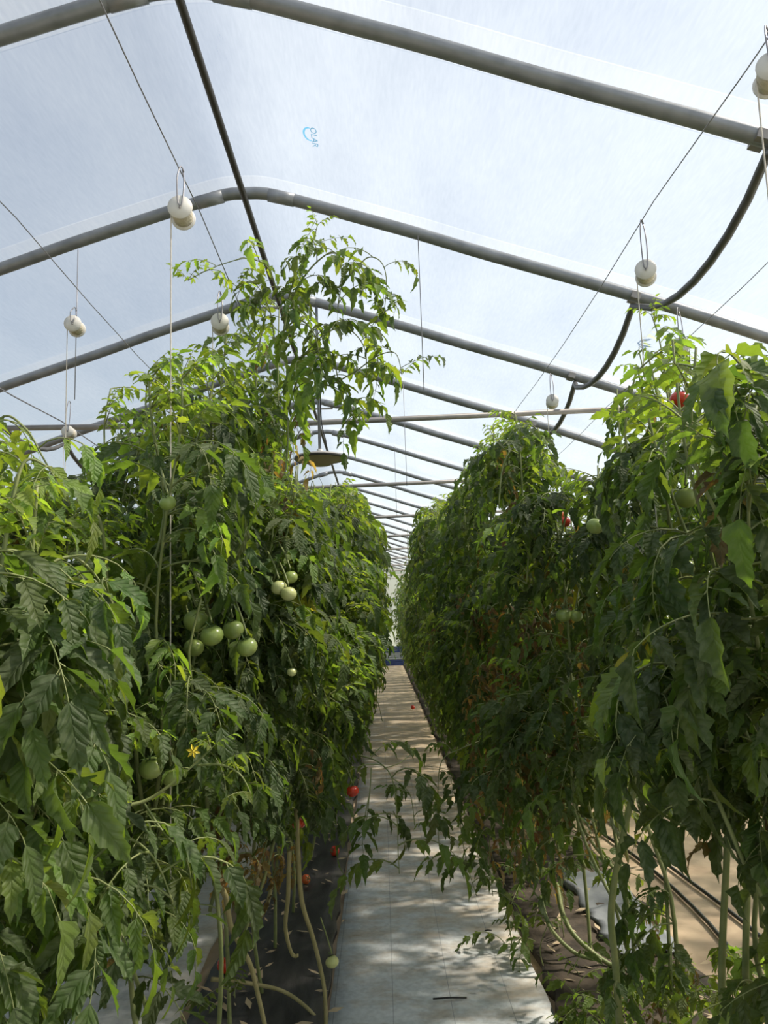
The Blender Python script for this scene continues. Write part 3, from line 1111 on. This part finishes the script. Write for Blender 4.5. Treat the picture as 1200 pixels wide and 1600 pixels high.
for j, (x, y, h) in enumerate(((1.55, 2.1, 2.45), (1.52, 2.75, 2.35), (1.5, 3.5, 2.2), (1.5, 4.3, 2.6))):
    lab = ['behind the nearest plant at the right edge, sunlit through', 'behind the twine plant, seen in the gaps', 'standing beyond the sandy sunlit patch',
           'furthest of the near ones, behind the brown leaves'][j]
    P = grow(x, y, h, 'second right row tomato plant ' + lab, 'tomato plants in the second right row', 900 + j, 1, 0, 1.0, 1.0, .04, 3, spacing=0.075)
    P.finish()

# far plants: shared stem and foliage meshes, one object pair per plant
PROTO = []
for q in range(5):
    r = random.Random(1200 + q)
    st, fo = MB(), MB()
    for s in range(4):
        ox, oy = r.uniform(-.25, .25), r.uniform(-.2, .2)
        h = 2.7 + r.uniform(-.25, .1) if s < 2 else r.uniform(1.5, 2.3)
        pts = smooth_line([Vector((0, 0, 0)), Vector((ox * .6, oy * .6, h * .3)), Vector((ox, oy, h * .65)), Vector((ox * .9, oy * .8, h))], 4)
        st.tube(pts, 0.006, 5)
        a = r.uniform(0, 6)
        k = int((h - 0.35) / 0.075)
        for i in range(k):
            z = 0.35 + i * 0.075
            t = z / h
            p = pts[min(int(t * (len(pts) - 1)), len(pts) - 1)]
            a += 2.4 + r.uniform(-.3, .3)
            m = (Matrix.Translation((p.x, p.y, z)) @ Matrix.Rotation(a, 4, 'Z') @ Matrix.Rotation(r.uniform(-.3, .3), 4, 'Y')
                 @ Matrix.Scale(r.uniform(.8, 1.15), 4))
            compound_leaf(fo, r, r.choice((0.9, 1.7, 2.4)), 0.27, 2, 0.10, 2, m)
    PROTO.append((st.mesh('far_stem', [M['stem']]), fo.mesh('far_foliage', LEAF_MATS)))


def far_plant(x, y, label, group, seed, col=None, zs=1.0):
    r = random.Random(seed)
    root = empty('tomato_plant', (x, y, 0), r.uniform(-0.5, 0.5) + (PI if r.random() < .5 else 0))
    root.scale = (1, 1, zs)
    tag(root, label, 'plant', group)
    st, fo = r.choice(PROTO)
    a = link_mesh('stem', st, root)
    b = link_mesh('foliage', fo, root)
    b['kind'] = 'stuff'
    c = col or r.choice((C_MID, C_MID, C_LIGHT, C_DARK))
    b.color = (*[v * r.uniform(.9, 1.15) for v in c], 1)
    return root


k = 0
yy = 13.9
while yy < 28.2:
    far_plant(-0.28 + R.uniform(-.05, .05), yy, 'left row tomato plant in the far part of the tunnel', 'far plants of the left row', 2000 + k, zs=R.uniform(.94, 1.03))
    far_plant(0.86 + R.uniform(-.05, .05), yy, 'right row tomato plant in the far part of the tunnel', 'far plants of the right row', 3000 + k, zs=R.uniform(.94, 1.03))
    yy += 0.62; k += 1
yy = 5.1
while yy < 20:
    far_plant(-1.24 + R.uniform(-.05, .05), yy, 'tomato plant of the second left row, hidden behind the first row', 'hidden plants of the second left row', 4000 + k, zs=R.uniform(.9, .98))
    far_plant(1.55 + R.uniform(-.05, .05), yy, 'tomato plant of the second right row, hidden behind the first row', 'hidden plants of the second right row', 5000 + k, zs=R.uniform(.85, .95))
    yy += 0.7; k += 1
yy = 2.6
while yy < 15:
    far_plant(-2.15 + R.uniform(-.06, .06), yy, 'tomato plant of the outermost left row near the side wall', 'plants of the outermost left row', 6000 + k, zs=R.uniform(.62, .75))
    far_plant(2.75 + R.uniform(-.06, .06), yy - .4, 'tomato plant of the outermost right row near the side wall', 'plants of the outermost right row', 7000 + k, C_LIGHT, zs=R.uniform(.72, .86))
    yy += 0.8; k += 1

# ------------------------------------------------------------------ long shoots
def shoot(P, pix, spacing, size, r0=0.004, col=(C_LIGHT, C_MID), keys=('young', 'droop'), tip=True, leafaz=None):
    pts = [at(*q) for q in pix]
    pl = P.stem(pts, r0, 0.0016, 6, 6)
    r = P.r
    acc = 0
    a = r.uniform(0, 6)
    for u, v in zip(pl, pl[1:]):
        acc += (v - u).length
        if acc > spacing:
            acc = 0
            a += 2.4 + r.uniform(-.5, .5)
            P.leaf(v, a, size * r.uniform(.8, 1.15), r.choice(col), r.choice(keys), r.uniform(-.3, .3), True)
    if tip:
        for s in range(3):
            P.leaf(pl[-1], a + s * 2.1, size * .75, C_YOUNG, 'young', 0.5, True)
    return pl


T = ALL['l3']
LT = (C_LIGHT, C_MID, C_YOUNG)
shoot(T, [(436, 560, 3.10), (448, 490, 3.10), (455, 450, 3.08), (472, 410, 3.06), (488, 380, 3.05), (496, 352, 3.05)], 0.068, 0.62, 0.005, LT, ('hang', 'droop', 'flat'))
shoot(T, [(440, 500, 3.10), (470, 440, 3.02), (500, 405, 3.0), (524, 395, 3.0), (534, 430, 3.0), (528, 480, 3.0)], 0.040, 0.75, 0.0045, LT, ('hang', 'droop'), False)
shoot(T, [(528, 450, 3.0), (556, 420, 3.0), (576, 402, 3.0), (596, 410, 3.0), (604, 440, 3.0), (600, 490, 3.0)], 0.056, 0.69, 0.003, LT, ('hang', 'droop', 'flat'))
shoot(T, [(436, 470, 3.10), (420, 420, 3.08), (388, 404, 3.06), (350, 412, 3.05), (318, 425, 3.05), (294, 438, 3.05)], 0.080, 0.69, 0.003, LT, ('hang', 'droop', 'flat'))
shoot(T, [(470, 560, 3.05), (510, 520, 3.0), (545, 515, 3.0), (570, 545, 3.0), (572, 590, 3.0)], 0.056, 0.81, 0.003, LT, ('hang', 'droop'))
shoot(T, [(520, 600, 3.0), (556, 580, 3.0), (590, 556, 3.0), (618, 552, 3.0), (628, 585, 3.0)], 0.056, 0.69, 0.003, LT, ('hang', 'droop', 'flat'))
shoot(T, [(450, 640, 3.1), (470, 580, 3.05), (500, 545, 3.0), (520, 560, 3.0), (535, 620, 3.0), (555, 655, 3.0)], 0.048, 0.90, 0.004, LT, ('hang', 'droop'))
shoot(T, [(440, 520, 3.1), (465, 500, 3.05), (490, 520, 3.0), (500, 570, 3.0), (498, 630, 3.0)], 0.048, 0.88, 0.004, LT, ('hang', 'droop'), False)
shoot(T, [(430, 540, 3.12), (420, 480, 3.1), (395, 440, 3.1), (372, 450, 3.1)], 0.056, 0.75, 0.003, LT, ('droop', 'hang'))

# strand over the path
S = ALL['l4']
DK = (C_DARK, C_MID, C_LIGHT)
shoot(S, [(560, 1180, 3.15), (590, 1190, 3.05), (612, 1215, 2.95), (620, 1270, 2.9), (622, 1330, 2.9), (624, 1365, 2.9)], 0.075, 0.90, 0.003, DK, ('hang', 'droop'), False)
shoot(S, [(580, 1200, 3.05), (578, 1235, 3.0), (572, 1290, 3.0)], 0.09, 0.85, 0.0025, DK, ('hang',), False)
shoot(S, [(612, 1215, 2.95), (640, 1240, 2.95), (648, 1290, 2.95)], 0.09, 0.75, 0.002, DK, ('hang', 'young'), False)
shoot(S, [(600, 1200, 3.1), (625, 1192, 3.2), (650, 1170, 3.3)], 0.3, 0.45, 0.002, DK, ('young',), False)
S5 = ALL['r4']
shoot(S5, [(770, 1150, 3.6), (720, 1170, 3.5), (690, 1190, 3.45), (684, 1250, 3.4), (686, 1320, 3.4)], 0.10, 0.58, 0.003, DK, ('hang', 'young'), False)
shoot(S5, [(790, 1220, 3.5), (740, 1240, 3.4), (720, 1280, 3.35), (730, 1350, 3.3), (745, 1400, 3.3)], 0.07, 0.72, 0.003, DK, ('hang', 'droop'), False)
shoot(S5, [(800, 1260, 3.4), (770, 1290, 3.3), (765, 1340, 3.25), (770, 1400, 3.25)], 0.07, 0.75, 0.003, DK, ('hang', 'droop'), False)
shoot(ALL['r2'], [(1046, 640, 2.64), (1038, 580, 2.64), (1030, 530, 2.64), (1018, 492, 2.64)], 0.055, 0.62, 0.004, (C_LIGHT, C_YOUNG, C_MID), ('young', 'flat', 'droop'))
# front left shoot with the flower
N = ALL['l0']
GY = (C_LIGHT, C_MID)
shoot(N, [(110, 1290, 1.62), (165, 1265, 1.68), (225, 1252, 1.72), (268, 1225, 1.74), (308, 1190, 1.76), (330, 1170, 1.76)], 0.085, 0.50, 0.0058, (C_YOUNG, C_LIGHT), ('young', 'flat'))
shoot(N, [(308, 1196, 1.76), (345, 1195, 1.75), (375, 1210, 1.74), (392, 1240, 1.74)], 0.05, 0.55, 0.003, (C_LIGHT, C_YOUNG), ('hang', 'young'), False)
shoot(N, [(225, 1255, 1.72), (255, 1300, 1.70), (290, 1340, 1.68), (300, 1390, 1.68)], 0.06, 0.8, 0.003, GY, ('hang', 'droop'), False)
shoot(N, [(40, 1300, 1.5), (90, 1180, 1.55), (120, 1080, 1.6), (160, 1030, 1.62), (185, 1060, 1.62)], 0.06, 0.85, 0.005, GY, ('droop', 'hang'), False)
shoot(N, [(20, 1000, 1.5), (60, 900, 1.55), (110, 870, 1.6), (150, 900, 1.62), (185, 960, 1.64)], 0.06, 0.85, 0.005, (C_LIGHT, C_YOUNG, C_MID), ('droop', 'hang'), False)
shoot(N, [(0, 900, 1.5), (20, 780, 1.55), (40, 720, 1.58), (75, 730, 1.6), (115, 760, 1.62)], 0.07, 0.7, 0.005, (C_LIGHT, C_YOUNG), ('droop', 'hang'), False)
shoot(N, [(60, 1450, 1.5), (130, 1360, 1.55), (190, 1310, 1.6), (240, 1340, 1.62), (270, 1410, 1.64)], 0.05, 0.95, 0.005, GY, ('hang', 'droop'), False)
shoot(N, [(0, 1420, 1.45), (40, 1380, 1.5), (90, 1390, 1.55), (130, 1450, 1.58)], 0.05, 1.0, 0.005, GY, ('hang', 'droop'), False)
B = ALL['l0b']
shoot(B, [(-40, 760, 1.9), (0, 655, 1.9), (40, 670, 1.88), (70, 720, 1.86), (110, 790, 1.85)], 0.07, 0.75, 0.004, (C_LIGHT, C_YOUNG), ('hang', 'droop'), False)
# thick curved green stems
def bare(P, pix, r0, r1=None):
    P.stem([at(*q) for q in pix], r0, r1 if r1 else r0 * .8, 6, 8)
bare(ALL['r1'], [(1030, 1070, 2.2), (1032, 1110, 2.18), (1022, 1170, 2.15), (1000, 1230, 2.15), (960, 1252, 2.15)], 0.0075)
bare(ALL['r1'], [(968, 1600, 2.45), (962, 1510, 2.42), (955, 1420, 2.4), (975, 1300, 2.35), (1010, 1160, 2.3)], 0.012)
bare(ALL['r2'], [(870, 1380, 3.6), (880, 1430, 3.5), (905, 1470, 3.42), (960, 1510, 3.35), (990, 1500, 3.3)], 0.012)
bare(ALL['r2'], [(845, 1400, 3.5), (860, 1450, 3.4), (900, 1490, 3.35), (940, 1500, 3.3)], 0.010)
bare(ALL['r2'], [(1046, 820, 2.66), (1044, 720, 2.66), (1050, 640, 2.66), (1040, 600, 2.66)], 0.0085, 0.006)
bare(ALL['r0'], [(1130, 1600, 2.1), (1128, 1500, 2.1), (1135, 1350, 2.1), (1142, 1200, 2.08)], 0.011)
bare(ALL['r0'], [(1168, 1600, 2.0), (1165, 1480, 2.0), (1172, 1300, 2.0)], 0.010)
bare(ALL['l1'], [(168, 930, 2.2), (160, 830, 2.2), (140, 790, 2.2), (120, 800, 2.2)], 0.006)
bare(ALL['l1'], [(330, 740, 2.3), (336, 770, 2.28), (320, 780, 2.28), (300, 765, 2.3)], 0.007)
# bare lower stems of the left row
OLD = {}
def old_stems(P, lines):
    for pix, r0 in lines:
        mb = MB()
        pl = smooth_line([at(*q) for q in pix], 6)
        mb.tube([p - P.o for p in pl], [r0 * (1 - .25 * i / len(pl)) for i in range(len(pl))], 8)
        o = mb.build('lower_stem', M['old_stem'], P.root)
        o['label'] = 'bare tan lower stem'
old_stems(ALL['l2'], [([(463, 1264, 2.95), (466, 1340, 2.95), (472, 1410, 2.97), (488, 1462, 3.0), (500, 1510, 3.0), (508, 1560, 3.0), (509, 1640, 3.0)], 0.010),
                      ([(452, 1330, 2.9), (450, 1400, 2.95), (446, 1450, 3.0), (456, 1490, 3.02), (466, 1493, 3.02)], 0.009)])
old_stems(ALL['l1'], [([(335, 1375, 2.5), (352, 1400, 2.55), (362, 1450, 2.6), (390, 1505, 2.65), (402, 1550, 2.68), (418, 1620, 2.7)], 0.010),
                      ([(330, 1530, 3.1), (380, 1535, 3.1), (440, 1548, 3.1), (480, 1575, 3.08), (510, 1610, 3.05)], 0.009)])
old_stems(ALL['l3'], [([(425, 1380, 3.3), (415, 1420, 3.3), (395, 1445, 3.3), (380, 1440, 3.3)], 0.009)])

# thin suckers with small leaves near the ground
for P, px, py, dep in ((ALL['l1'], 360, 1560, 2.7), (ALL['l1'], 330, 1580, 2.6), (ALL['r1'], 1090, 1560, 2.6), (ALL['r1'], 1050, 1590, 2.5), (ALL['r0'], 1000, 1580, 2.5),
                       (ALL['r0'], 1130, 1590, 2.4), (ALL['r2'], 900, 1590, 2.8), (ALL['r2'], 1060, 1540, 3.0)):
    for q in range(4):
        p = at(px + R.uniform(-25, 25), py + R.uniform(-15, 25), dep)
        if p.z < .05: p.z = .05
        P.leaf(p, R.uniform(0, 6.28), 0.6, R.choice((C_LIGHT, C_YOUNG)), 'young', 0.4, True)

# dried leaves on the shaded path side of the right row, and low in the left row
rd = random.Random(31)
for key in ('r3', 'r4', 'r5', 'r6'):
    P = ALL[key]
    for q in range(46):
        p = Vector((rd.uniform(0.50, 0.80), P.o.y + rd.uniform(-.3, .3), rd.triangular(0.45, 1.85, 1.2)))
        P.leaf(p, PI + rd.uniform(-1.6, 1.6), rd.uniform(.6, 1.05), rd.choice((C_DRY, C_BROWN, C_BROWN, C_BROWN)), 'dry', rd.uniform(-.9, 0), q % 2 == 0)
for key, cx_, cy_, dep in (('l2', 400, 1350, 2.95), ('l3', 420, 1320, 3.2), ('l1', 330, 1330, 2.6), ('l4', 432, 690, 3.3), ('l3', 436, 730, 3.2)):
    for q in range(9):
        p = at(cx_ + rd.uniform(-35, 35), cy_ + rd.uniform(-50, 40), dep + rd.uniform(-.1, .1))
        ALL[key].leaf(p, rd.uniform(0, 6.28), rd.uniform(.5, .85), rd.choice((C_DRY, C_DRY, C_BROWN)), 'dry', rd.uniform(-.9, 0), True)
for py in (955, 990, 1030):
    ALL['l0b'].leaf(at(-6, py, 1.5), 0.3, 0.7, C_DRY, 'dry', -.6, True)
for px, py, dep in ((1040, 985, 2.05), (1030, 1010, 2.05), (1045, 1120, 2.1), (1082, 1260, 2.0), (1080, 650, 2.3), (1140, 660, 2.0), (1000, 640, 2.6)):
    ALL['r1'].leaf(at(px, py, dep), rd.uniform(0, 6.28), 0.75, rd.choice((C_DRY, C_BROWN)), 'dry', -.6, True)

for key, px, py, dep, n_, cols in (('r1', 1085, 1570, 2.55, 10, (C_LIGHT, C_YOUNG)), ('r1', 1040, 1585, 2.5, 8, (C_LIGHT, C_YOUNG, C_MID)), ('r0', 1150, 1570, 2.4, 8, (C_LIGHT, C_MID)),
                                   ('r2', 900, 1570, 2.9, 10, (C_LIGHT, C_MID)), ('r2', 960, 1580, 2.8, 9, (C_LIGHT, C_YOUNG)), ('r3', 800, 1420, 3.6, 10, (C_MID, C_DARK)),
                                   ('r3', 850, 1480, 3.4, 9, (C_MID, C_LIGHT)), ('r3', 880, 1400, 3.7, 8, (C_MID, C_DARK))):
    P = ALL[key]
    b0 = at(px, py + 30, dep); b0.z = 0.02
    st = P.stem([b0, at(px - 6, py, dep), at(px + 8, py - 40, dep)], 0.003, 0.002, 4, 5)
    for q in range(n_):
        p = rd.choice(st) + Vector((rd.uniform(-.05, .05), rd.uniform(-.05, .05), rd.uniform(0, .04)))
        if p.z > .04: P.leaf(p, rd.uniform(0, 6.28), rd.uniform(.55, .85), rd.choice(cols), rd.choice(('young', 'flat', 'droop')), 0.3, True)

# ------------------------------------------------------------------ fruit, flowers
def fruit_mesh(r, mat):
    mb = MB()
    prof = []
    for i in range(11):
        t = PI * i / 10
        rr = math.sin(t) * r
        z = math.cos(t) * r * 0.86
        if i == 0: rr, z = 0.001, r * 0.70
        if i == 1: z = r * 0.80
        prof.append((rr, z))
    mb.lathe(prof, 18)
    k = 5
    out = []
    for v in mb.v:       # soft ribs
        a = math.atan2(v[1], v[0])
        s = 1 + 0.022 * math.cos(k * a) * (1 if v[2] > 0 else .5)
        out.append((v[0] * s, v[1] * s, v[2]))
    mb.v = out
    return mb.mesh('tomato', [mat])


def calyx_mesh(r):
    mb = MB()
    for i in range(5):
        a = 2 * PI * i / 5
        d = Vector((math.cos(a), math.sin(a), 0))
        s = Vector((-math.sin(a), math.cos(a), 0))
        z = r * 0.74
        mb.add([Vector((0, 0, z)), d * r * .35 + s * r * .12 + Vector((0, 0, z + r * .1)), d * r * .8 + Vector((0, 0, z + r * .12)),
                d * r * .35 - s * r * .12 + Vector((0, 0, z + r * .1))], [(0, 1, 2, 3)], 0)
    mb.tube([(0, 0, r * .7), (r * .1, 0, r * 1.0), (r * .35, 0, r * 1.35)], r * 0.07, 6)
    return mb.mesh('calyx', [M['calyx']])


FM = {}
def fruit(parent, loc, r, kind, tilt=(0.2, 0.3), name='tomato', top=False, label=None, sepals=True):
    key = (round(r, 3), kind)
    if key not in FM:
        FM[key] = (fruit_mesh(r, M[kind]), calyx_mesh(r))
    f = link_mesh(name, FM[key][0], None if top else parent.root)
    f.location = loc if top else loc - parent.o
    f.rotation_euler = (tilt[0], tilt[1], R.uniform(0, 6))
    if label: f['label'] = label
    if sepals:
        link_mesh('calyx', FM[key][1], f)
    return f


def truss(P, pts, r=0.0032):
    mb = MB(); mb.tube([p - P.o for p in smooth_line(pts, 4)], r, 6)
    mb.build('truss', M['stem'], P.root)


for P, px, py, d, r, kind, lab in [
        ('l1', 306, 970, 2.22, .036, 'green_fruit', 'green tomato'), ('l1', 331, 993, 2.15, .033, 'green_fruit', 'green tomato'),
        ('l1', 364, 984, 2.26, .032, 'green_fruit', 'green tomato'), ('l1', 386, 1011, 2.15, .030, 'green_fruit', 'green tomato'),
        ('l1', 303, 1012, 2.3, .030, 'green_fruit', 'green tomato'), ('l1', 236, 1200, 2.0, .032, 'green_fruit', 'green tomato'),
        ('l1', 268, 1214, 2.05, .028, 'green_fruit', 'green tomato'), ('l1', 262, 786, 2.0, .022, 'green_fruit', 'green tomato'),
        ('l2', 436, 918, 2.48, .026, 'pale_fruit', 'pale ripening tomato'), ('l2', 451, 928, 2.46, .026, 'pale_fruit', 'pale ripening tomato'),
        ('l2', 454, 902, 2.52, .024, 'green_fruit', 'green tomato'), ('l2', 456, 1050, 2.5, .016, 'pale_fruit', 'small pale tomato'),
        ('l2', 235, 1080, 2.3, .030, 'green_fruit', 'green tomato'),
        ('l2', 519, 1503, 2.97, .026, 'pale_fruit', 'pale green tomato'), ('l3', 426, 1252, 3.1, .028, 'red_fruit', 'red tomato'),
        ('l3', 467, 1285, 3.1, .030, 'red_fruit', 'red tomato'), ('l4', 551, 1236, 3.6, .030, 'red_fruit', 'red tomato'),
        ('r3', 881, 961, 2.9, .030, 'green_fruit', 'green tomato'), ('r3', 900, 962, 2.9, .026, 'green_fruit', 'green tomato'),
        ('r1', 1072, 778, 2.15, .033, 'green_fruit', 'pale green tomato'), ('r1', 1062, 624, 2.36, .030, 'red_fruit', 'red tomato'),
        ('r1', 1072, 888, 2.2, .028, 'green_fruit', 'green tomato'), ('r2', 930, 822, 2.55, .030, 'green_fruit', 'green tomato'),
        ('r4', 882, 815, 3.4, .028, 'red_fruit', 'red tomato'), ('r4', 874, 805, 3.45, .024, 'orange_fruit', 'orange tomato')]:
    P = ALL[P]
    p = at(px, py, d)
    fruit(P, p, r, kind, (R.uniform(-.4, .4), R.uniform(-.4, .4)), label=lab)
    truss(P, [p + Vector((0, 0, r * 1.1)), p + Vector((.02 * (1 if p.x < 0 else -1) * -1, .03, r * 1.1 + .05)), p + Vector((-.05 if p.x < 0 else .05, .10, r + .10))])

for px, py, r, kind, lab in [(523, 1332, .033, 'red_fruit', 'fallen red tomato on black mulch against the white path edge'),
                             (478, 1376, .028, 'orange_fruit', 'split orange red tomato fallen on the black mulch'),
                             (350, 1512, .034, 'red_fruit', 'fallen red tomato low on the mulch in front of the bare stems'),
                             (645, 1106, .036, 'red_fruit', 'squashed red tomato lying far down the white path'),]:
    d = 0.5
    while at(px, py, d).z > r * .8 + .02 and d < 40: d += 0.01
    p = at(px, py, d)
    f = fruit(None, Vector((p.x, p.y, r * .86 + .026)), r, kind, (1.2, .4), 'fallen_tomato', True)
    tag(f, lab, 'tomato', 'fallen tomatoes')


def flower(P, px, py, d, s):
    p = at(px, py, d)
    mb = MB()
    nrm = (CAM - p).normalized()
    u = nrm.orthogonal().normalized(); v = nrm.cross(u)
    for i in range(6):
        a = 2 * PI * i / 6
        e = u * math.cos(a) + v * math.sin(a)
        t = nrm.cross(e)
        mb.add([Vector((0, 0, 0)), e * s * .5 + t * s * .2 + nrm * s * .1, e * s - nrm * s * .15, e * s * .5 - t * s * .2 + nrm * s * .1], [(0, 1, 2, 3)], 0, False)
    mb.tube([nrm * 0.0, nrm * s * .6], [s * .16, s * .08], 6)
    mb.v = [tuple(Vector(q) + p - P.o) for q in mb.v]
    mb.build('flower', M['petal'], P.root)['label'] = 'yellow flower'


flower(N, 302, 1174, 1.74, 0.017)
flower(ALL['l3'], 562, 1030, 3.4, 0.02)
flower(ALL['l3'], 540, 1045, 3.4, 0.016)
for P in ALL.values():
    P.finish()

# ------------------------------------------------------------------ spools on the wires
def spool(px, py, d, rz, label, drop, back=False):
    """White twine spool hanging by a wire hook; its twine runs down to the plant."""
    p = at(px, py, d)
    root = empty('twine_spool', p, rz)
    tag(root, label, 'spool', 'white twine spools hanging from the wires')
    rot = Matrix.Rotation(math.radians(90), 4, 'X')
    r, w = 0.036, 0.036
    for s in (-1, 1):
        b = MB()
        b.lathe([(0.001, s * w), (r * .98, s * w), (r, s * w - .003 * s), (r * .95, s * (w - .006)), (0.001, s * (w - .006))], 20, 0, rot)
        b.build('flange', M['spool'], root)
    b = MB()
    b.lathe([(0.001, -w + .006), (r * .80, -w + .007), (r * .86, 0), (r * .80, w - .007), (0.001, w - .006)], 18, 0, rot)
    b.build('wound_twine', M['twine_wound'], root)
    h = 2.93 - p.z
    b = MB()
    b.tube(smooth_line([(0, -w - .004, 0), (-.006, -w - .005, .02), (-.008, -w - .002, h * .6), (-.004, -w * .5, h - .01), (0, -w * .2, h), (.006, 0, h - .012)], 4), 0.0022, 6)
    b.tube(smooth_line([(0, -w - .004, -.004), (.008, -w - .005, .015), (.010, -w + .01, h * .5), (.006, -w * .2, h - .03), (0, w * .2, h)], 4), 0.0022, 6)
    b.tube([(0, -w - .006, -.004), (0, w + .004, -.004)], 0.0025, 6)
    b.build('hook', M['wire'], root)
    b = MB()
    zt = p.z
    b.tube(smooth_line([(-r * .84, 0, 0), (-r * .84, 0, -0.1), (-r * .80, .01, -drop * .5), (-r * .7, .02, -drop)], 6), 0.0020, 5)
    b.build('twine', M['twine'], root)
    return root


spool(284, 333, 2.26, 0.10, 'large white twine spool hanging nearest on the left, above the green fruit plant', 1.9)
spool(344, 507, 3.13, 0.15, 'white twine spool partly behind the top leaves of the tallest plant', 1.5)
spool(117, 510, 3.25, 0.10, 'white twine spool furthest to the left, over the second left row', 1.2)
spool(1009, 427, 2.65, -0.35, 'white twine spool on the right in front of the sagging hose', 1.6)
spool(1204, 118, 1.78, -0.35, 'white twine spool cut by the right edge high up', 1.6)
spool(863, 628, 4.36, -0.2, 'small white twine spool at the cross tie above the right row', 1.2)
spool(1064, 543, 3.45, -0.3, 'white twine spool on the second right wire behind top leaves', 1.2)
spool(108, 676, 4.6, 0.1, 'faint small white twine spool low at the far left behind leaves', 1.0)
# plain twine lines down to the plants
for px, y0, y1, d, lab in ((271, 352, 1000, 2.10, None), (358, 525, 700, 3.0, None)):
    pass

# ------------------------------------------------------------------ hanging disc
c = at(500, 716, 5.05)
top_z = RZ - 0.075
root = empty('hanging_disc', (c.x, c.y, c.z))
tag(root, 'round beige disc hanging on a rod below the first cross tie', 'hanging disc')
b = MB(); b.lathe([(0.02, 0.030), (0.08, 0.022), (0.165, 0.012), (0.170, 0.004)], 28); b.build('disc_top', M['disc_top'], root)
b = MB(); b.lathe([(0.170, 0.004), (0.172, -0.006), (0.163, -0.012)], 28); b.build('disc_rim', M['disc_rim'], root)
b = MB(); b.lathe([(0.163, -0.010), (0.10, -0.022), (0.07, -0.045), (0.001, -0.048)], 28); b.build('disc_underside', M['disc_under'], root)
b = MB(); b.lathe([(0.001, 0.062), (0.020, 0.060), (0.024, 0.028), (0.02, 0.026)], 14); b.build('socket', M['spool'], root)
b = MB(); b.tube([(0, 0, 0.05), (-.004, 0, top_z - c.z)], 0.010, 8); b.build('rod', M['galv'], root)
b = MB(); b.tube(smooth_line([(0.05, 0, 0.02), (0.04, 0, .12), (0.015, 0, .24), (0.012, 0, .5)], 5), 0.004, 6); b.build('power_cord', M['drip'], root)

# ------------------------------------------------------------------ crates at the far end of the path
def crate(x, y, z, mat, label, w=0.60, d=0.40, h=0.20):
    root = empty('crate', (x, y, z), 0.08)
    tag(root, label, 'crate', 'plastic crates at the end of the path')
    for s in (-1, 1):
        for k in range(3):
            b = MB(); b.box((0, s * d / 2, 0.035 + k * 0.065), (w, 0.012, 0.042)); b.build('slat', mat, root)
            b = MB(); b.box((s * w / 2, 0, 0.035 + k * 0.065), (0.012, d, 0.042)); b.build('slat', mat, root)
        for t in (-1, 1):
            b = MB(); b.box((s * w / 2, t * d / 2, h / 2), (0.03, 0.03, h)); b.build('corner_post', mat, root)
    b = MB(); b.box((0, 0, 0.012), (w, d, 0.015)); b.build('crate_bottom', mat, root)


crate(0.36, 24.5, 0.0, M['crate'], 'dark blue slatted plastic crate standing on the path, lowest of the stack')
crate(0.36, 24.5, 0.205, M['pale_crate'], 'pale slatted plastic crate stacked on the blue crate')
crate(0.37, 24.5, 0.41, M['crate'], 'dark blue slatted plastic crate on top of the pale crate')

# dry litter on the mulch and soil, and twigs on the path
r = random.Random(9)
mb = MB()
for i in range(420):
    if r.random() < .5: x, y = r.uniform(-.78, -.25), r.uniform(2.3, 8)
    else: x, y = r.uniform(.74, 1.4), r.uniform(2.3, 7)
    a = r.uniform(0, PI); L = r.uniform(.02, .09)
    p = Vector((x, y, .040)); e = Vector((math.cos(a), math.sin(a), r.uniform(-.1, .3))) * L
    s = Vector((-math.sin(a), math.cos(a), .2)) * L * .18
    mb.add([p, p + e * .5 + s, p + e, p + e * .5 - s], [(0, 1, 2, 3)], 0)
tag(mb.build('leaf_litter', M['straw']), 'scattered dry leaf litter and straw on mulch and soil', 'litter', kind='stuff')
for px, py, L, a, lab in ((703, 1562, .14, 0.05, 'thin dark twig lying across the white path near the camera'),
                          (763, 1456, .035, 0.3, 'short dark scrap lying on the right half of the white path')):
    d = 0.5
    while at(px, py, d).z > .02 and d < 20: d += .01
    p = at(px, py, d)
    mb = MB(); mb.tube([Vector((p.x - L / 2, p.y, .022)), Vector((p.x, p.y + .004, .023)), Vector((p.x + L / 2, p.y, .022))], 0.0035, 6)
    tag(mb.build('twig', M['drip']), lab, 'twig')
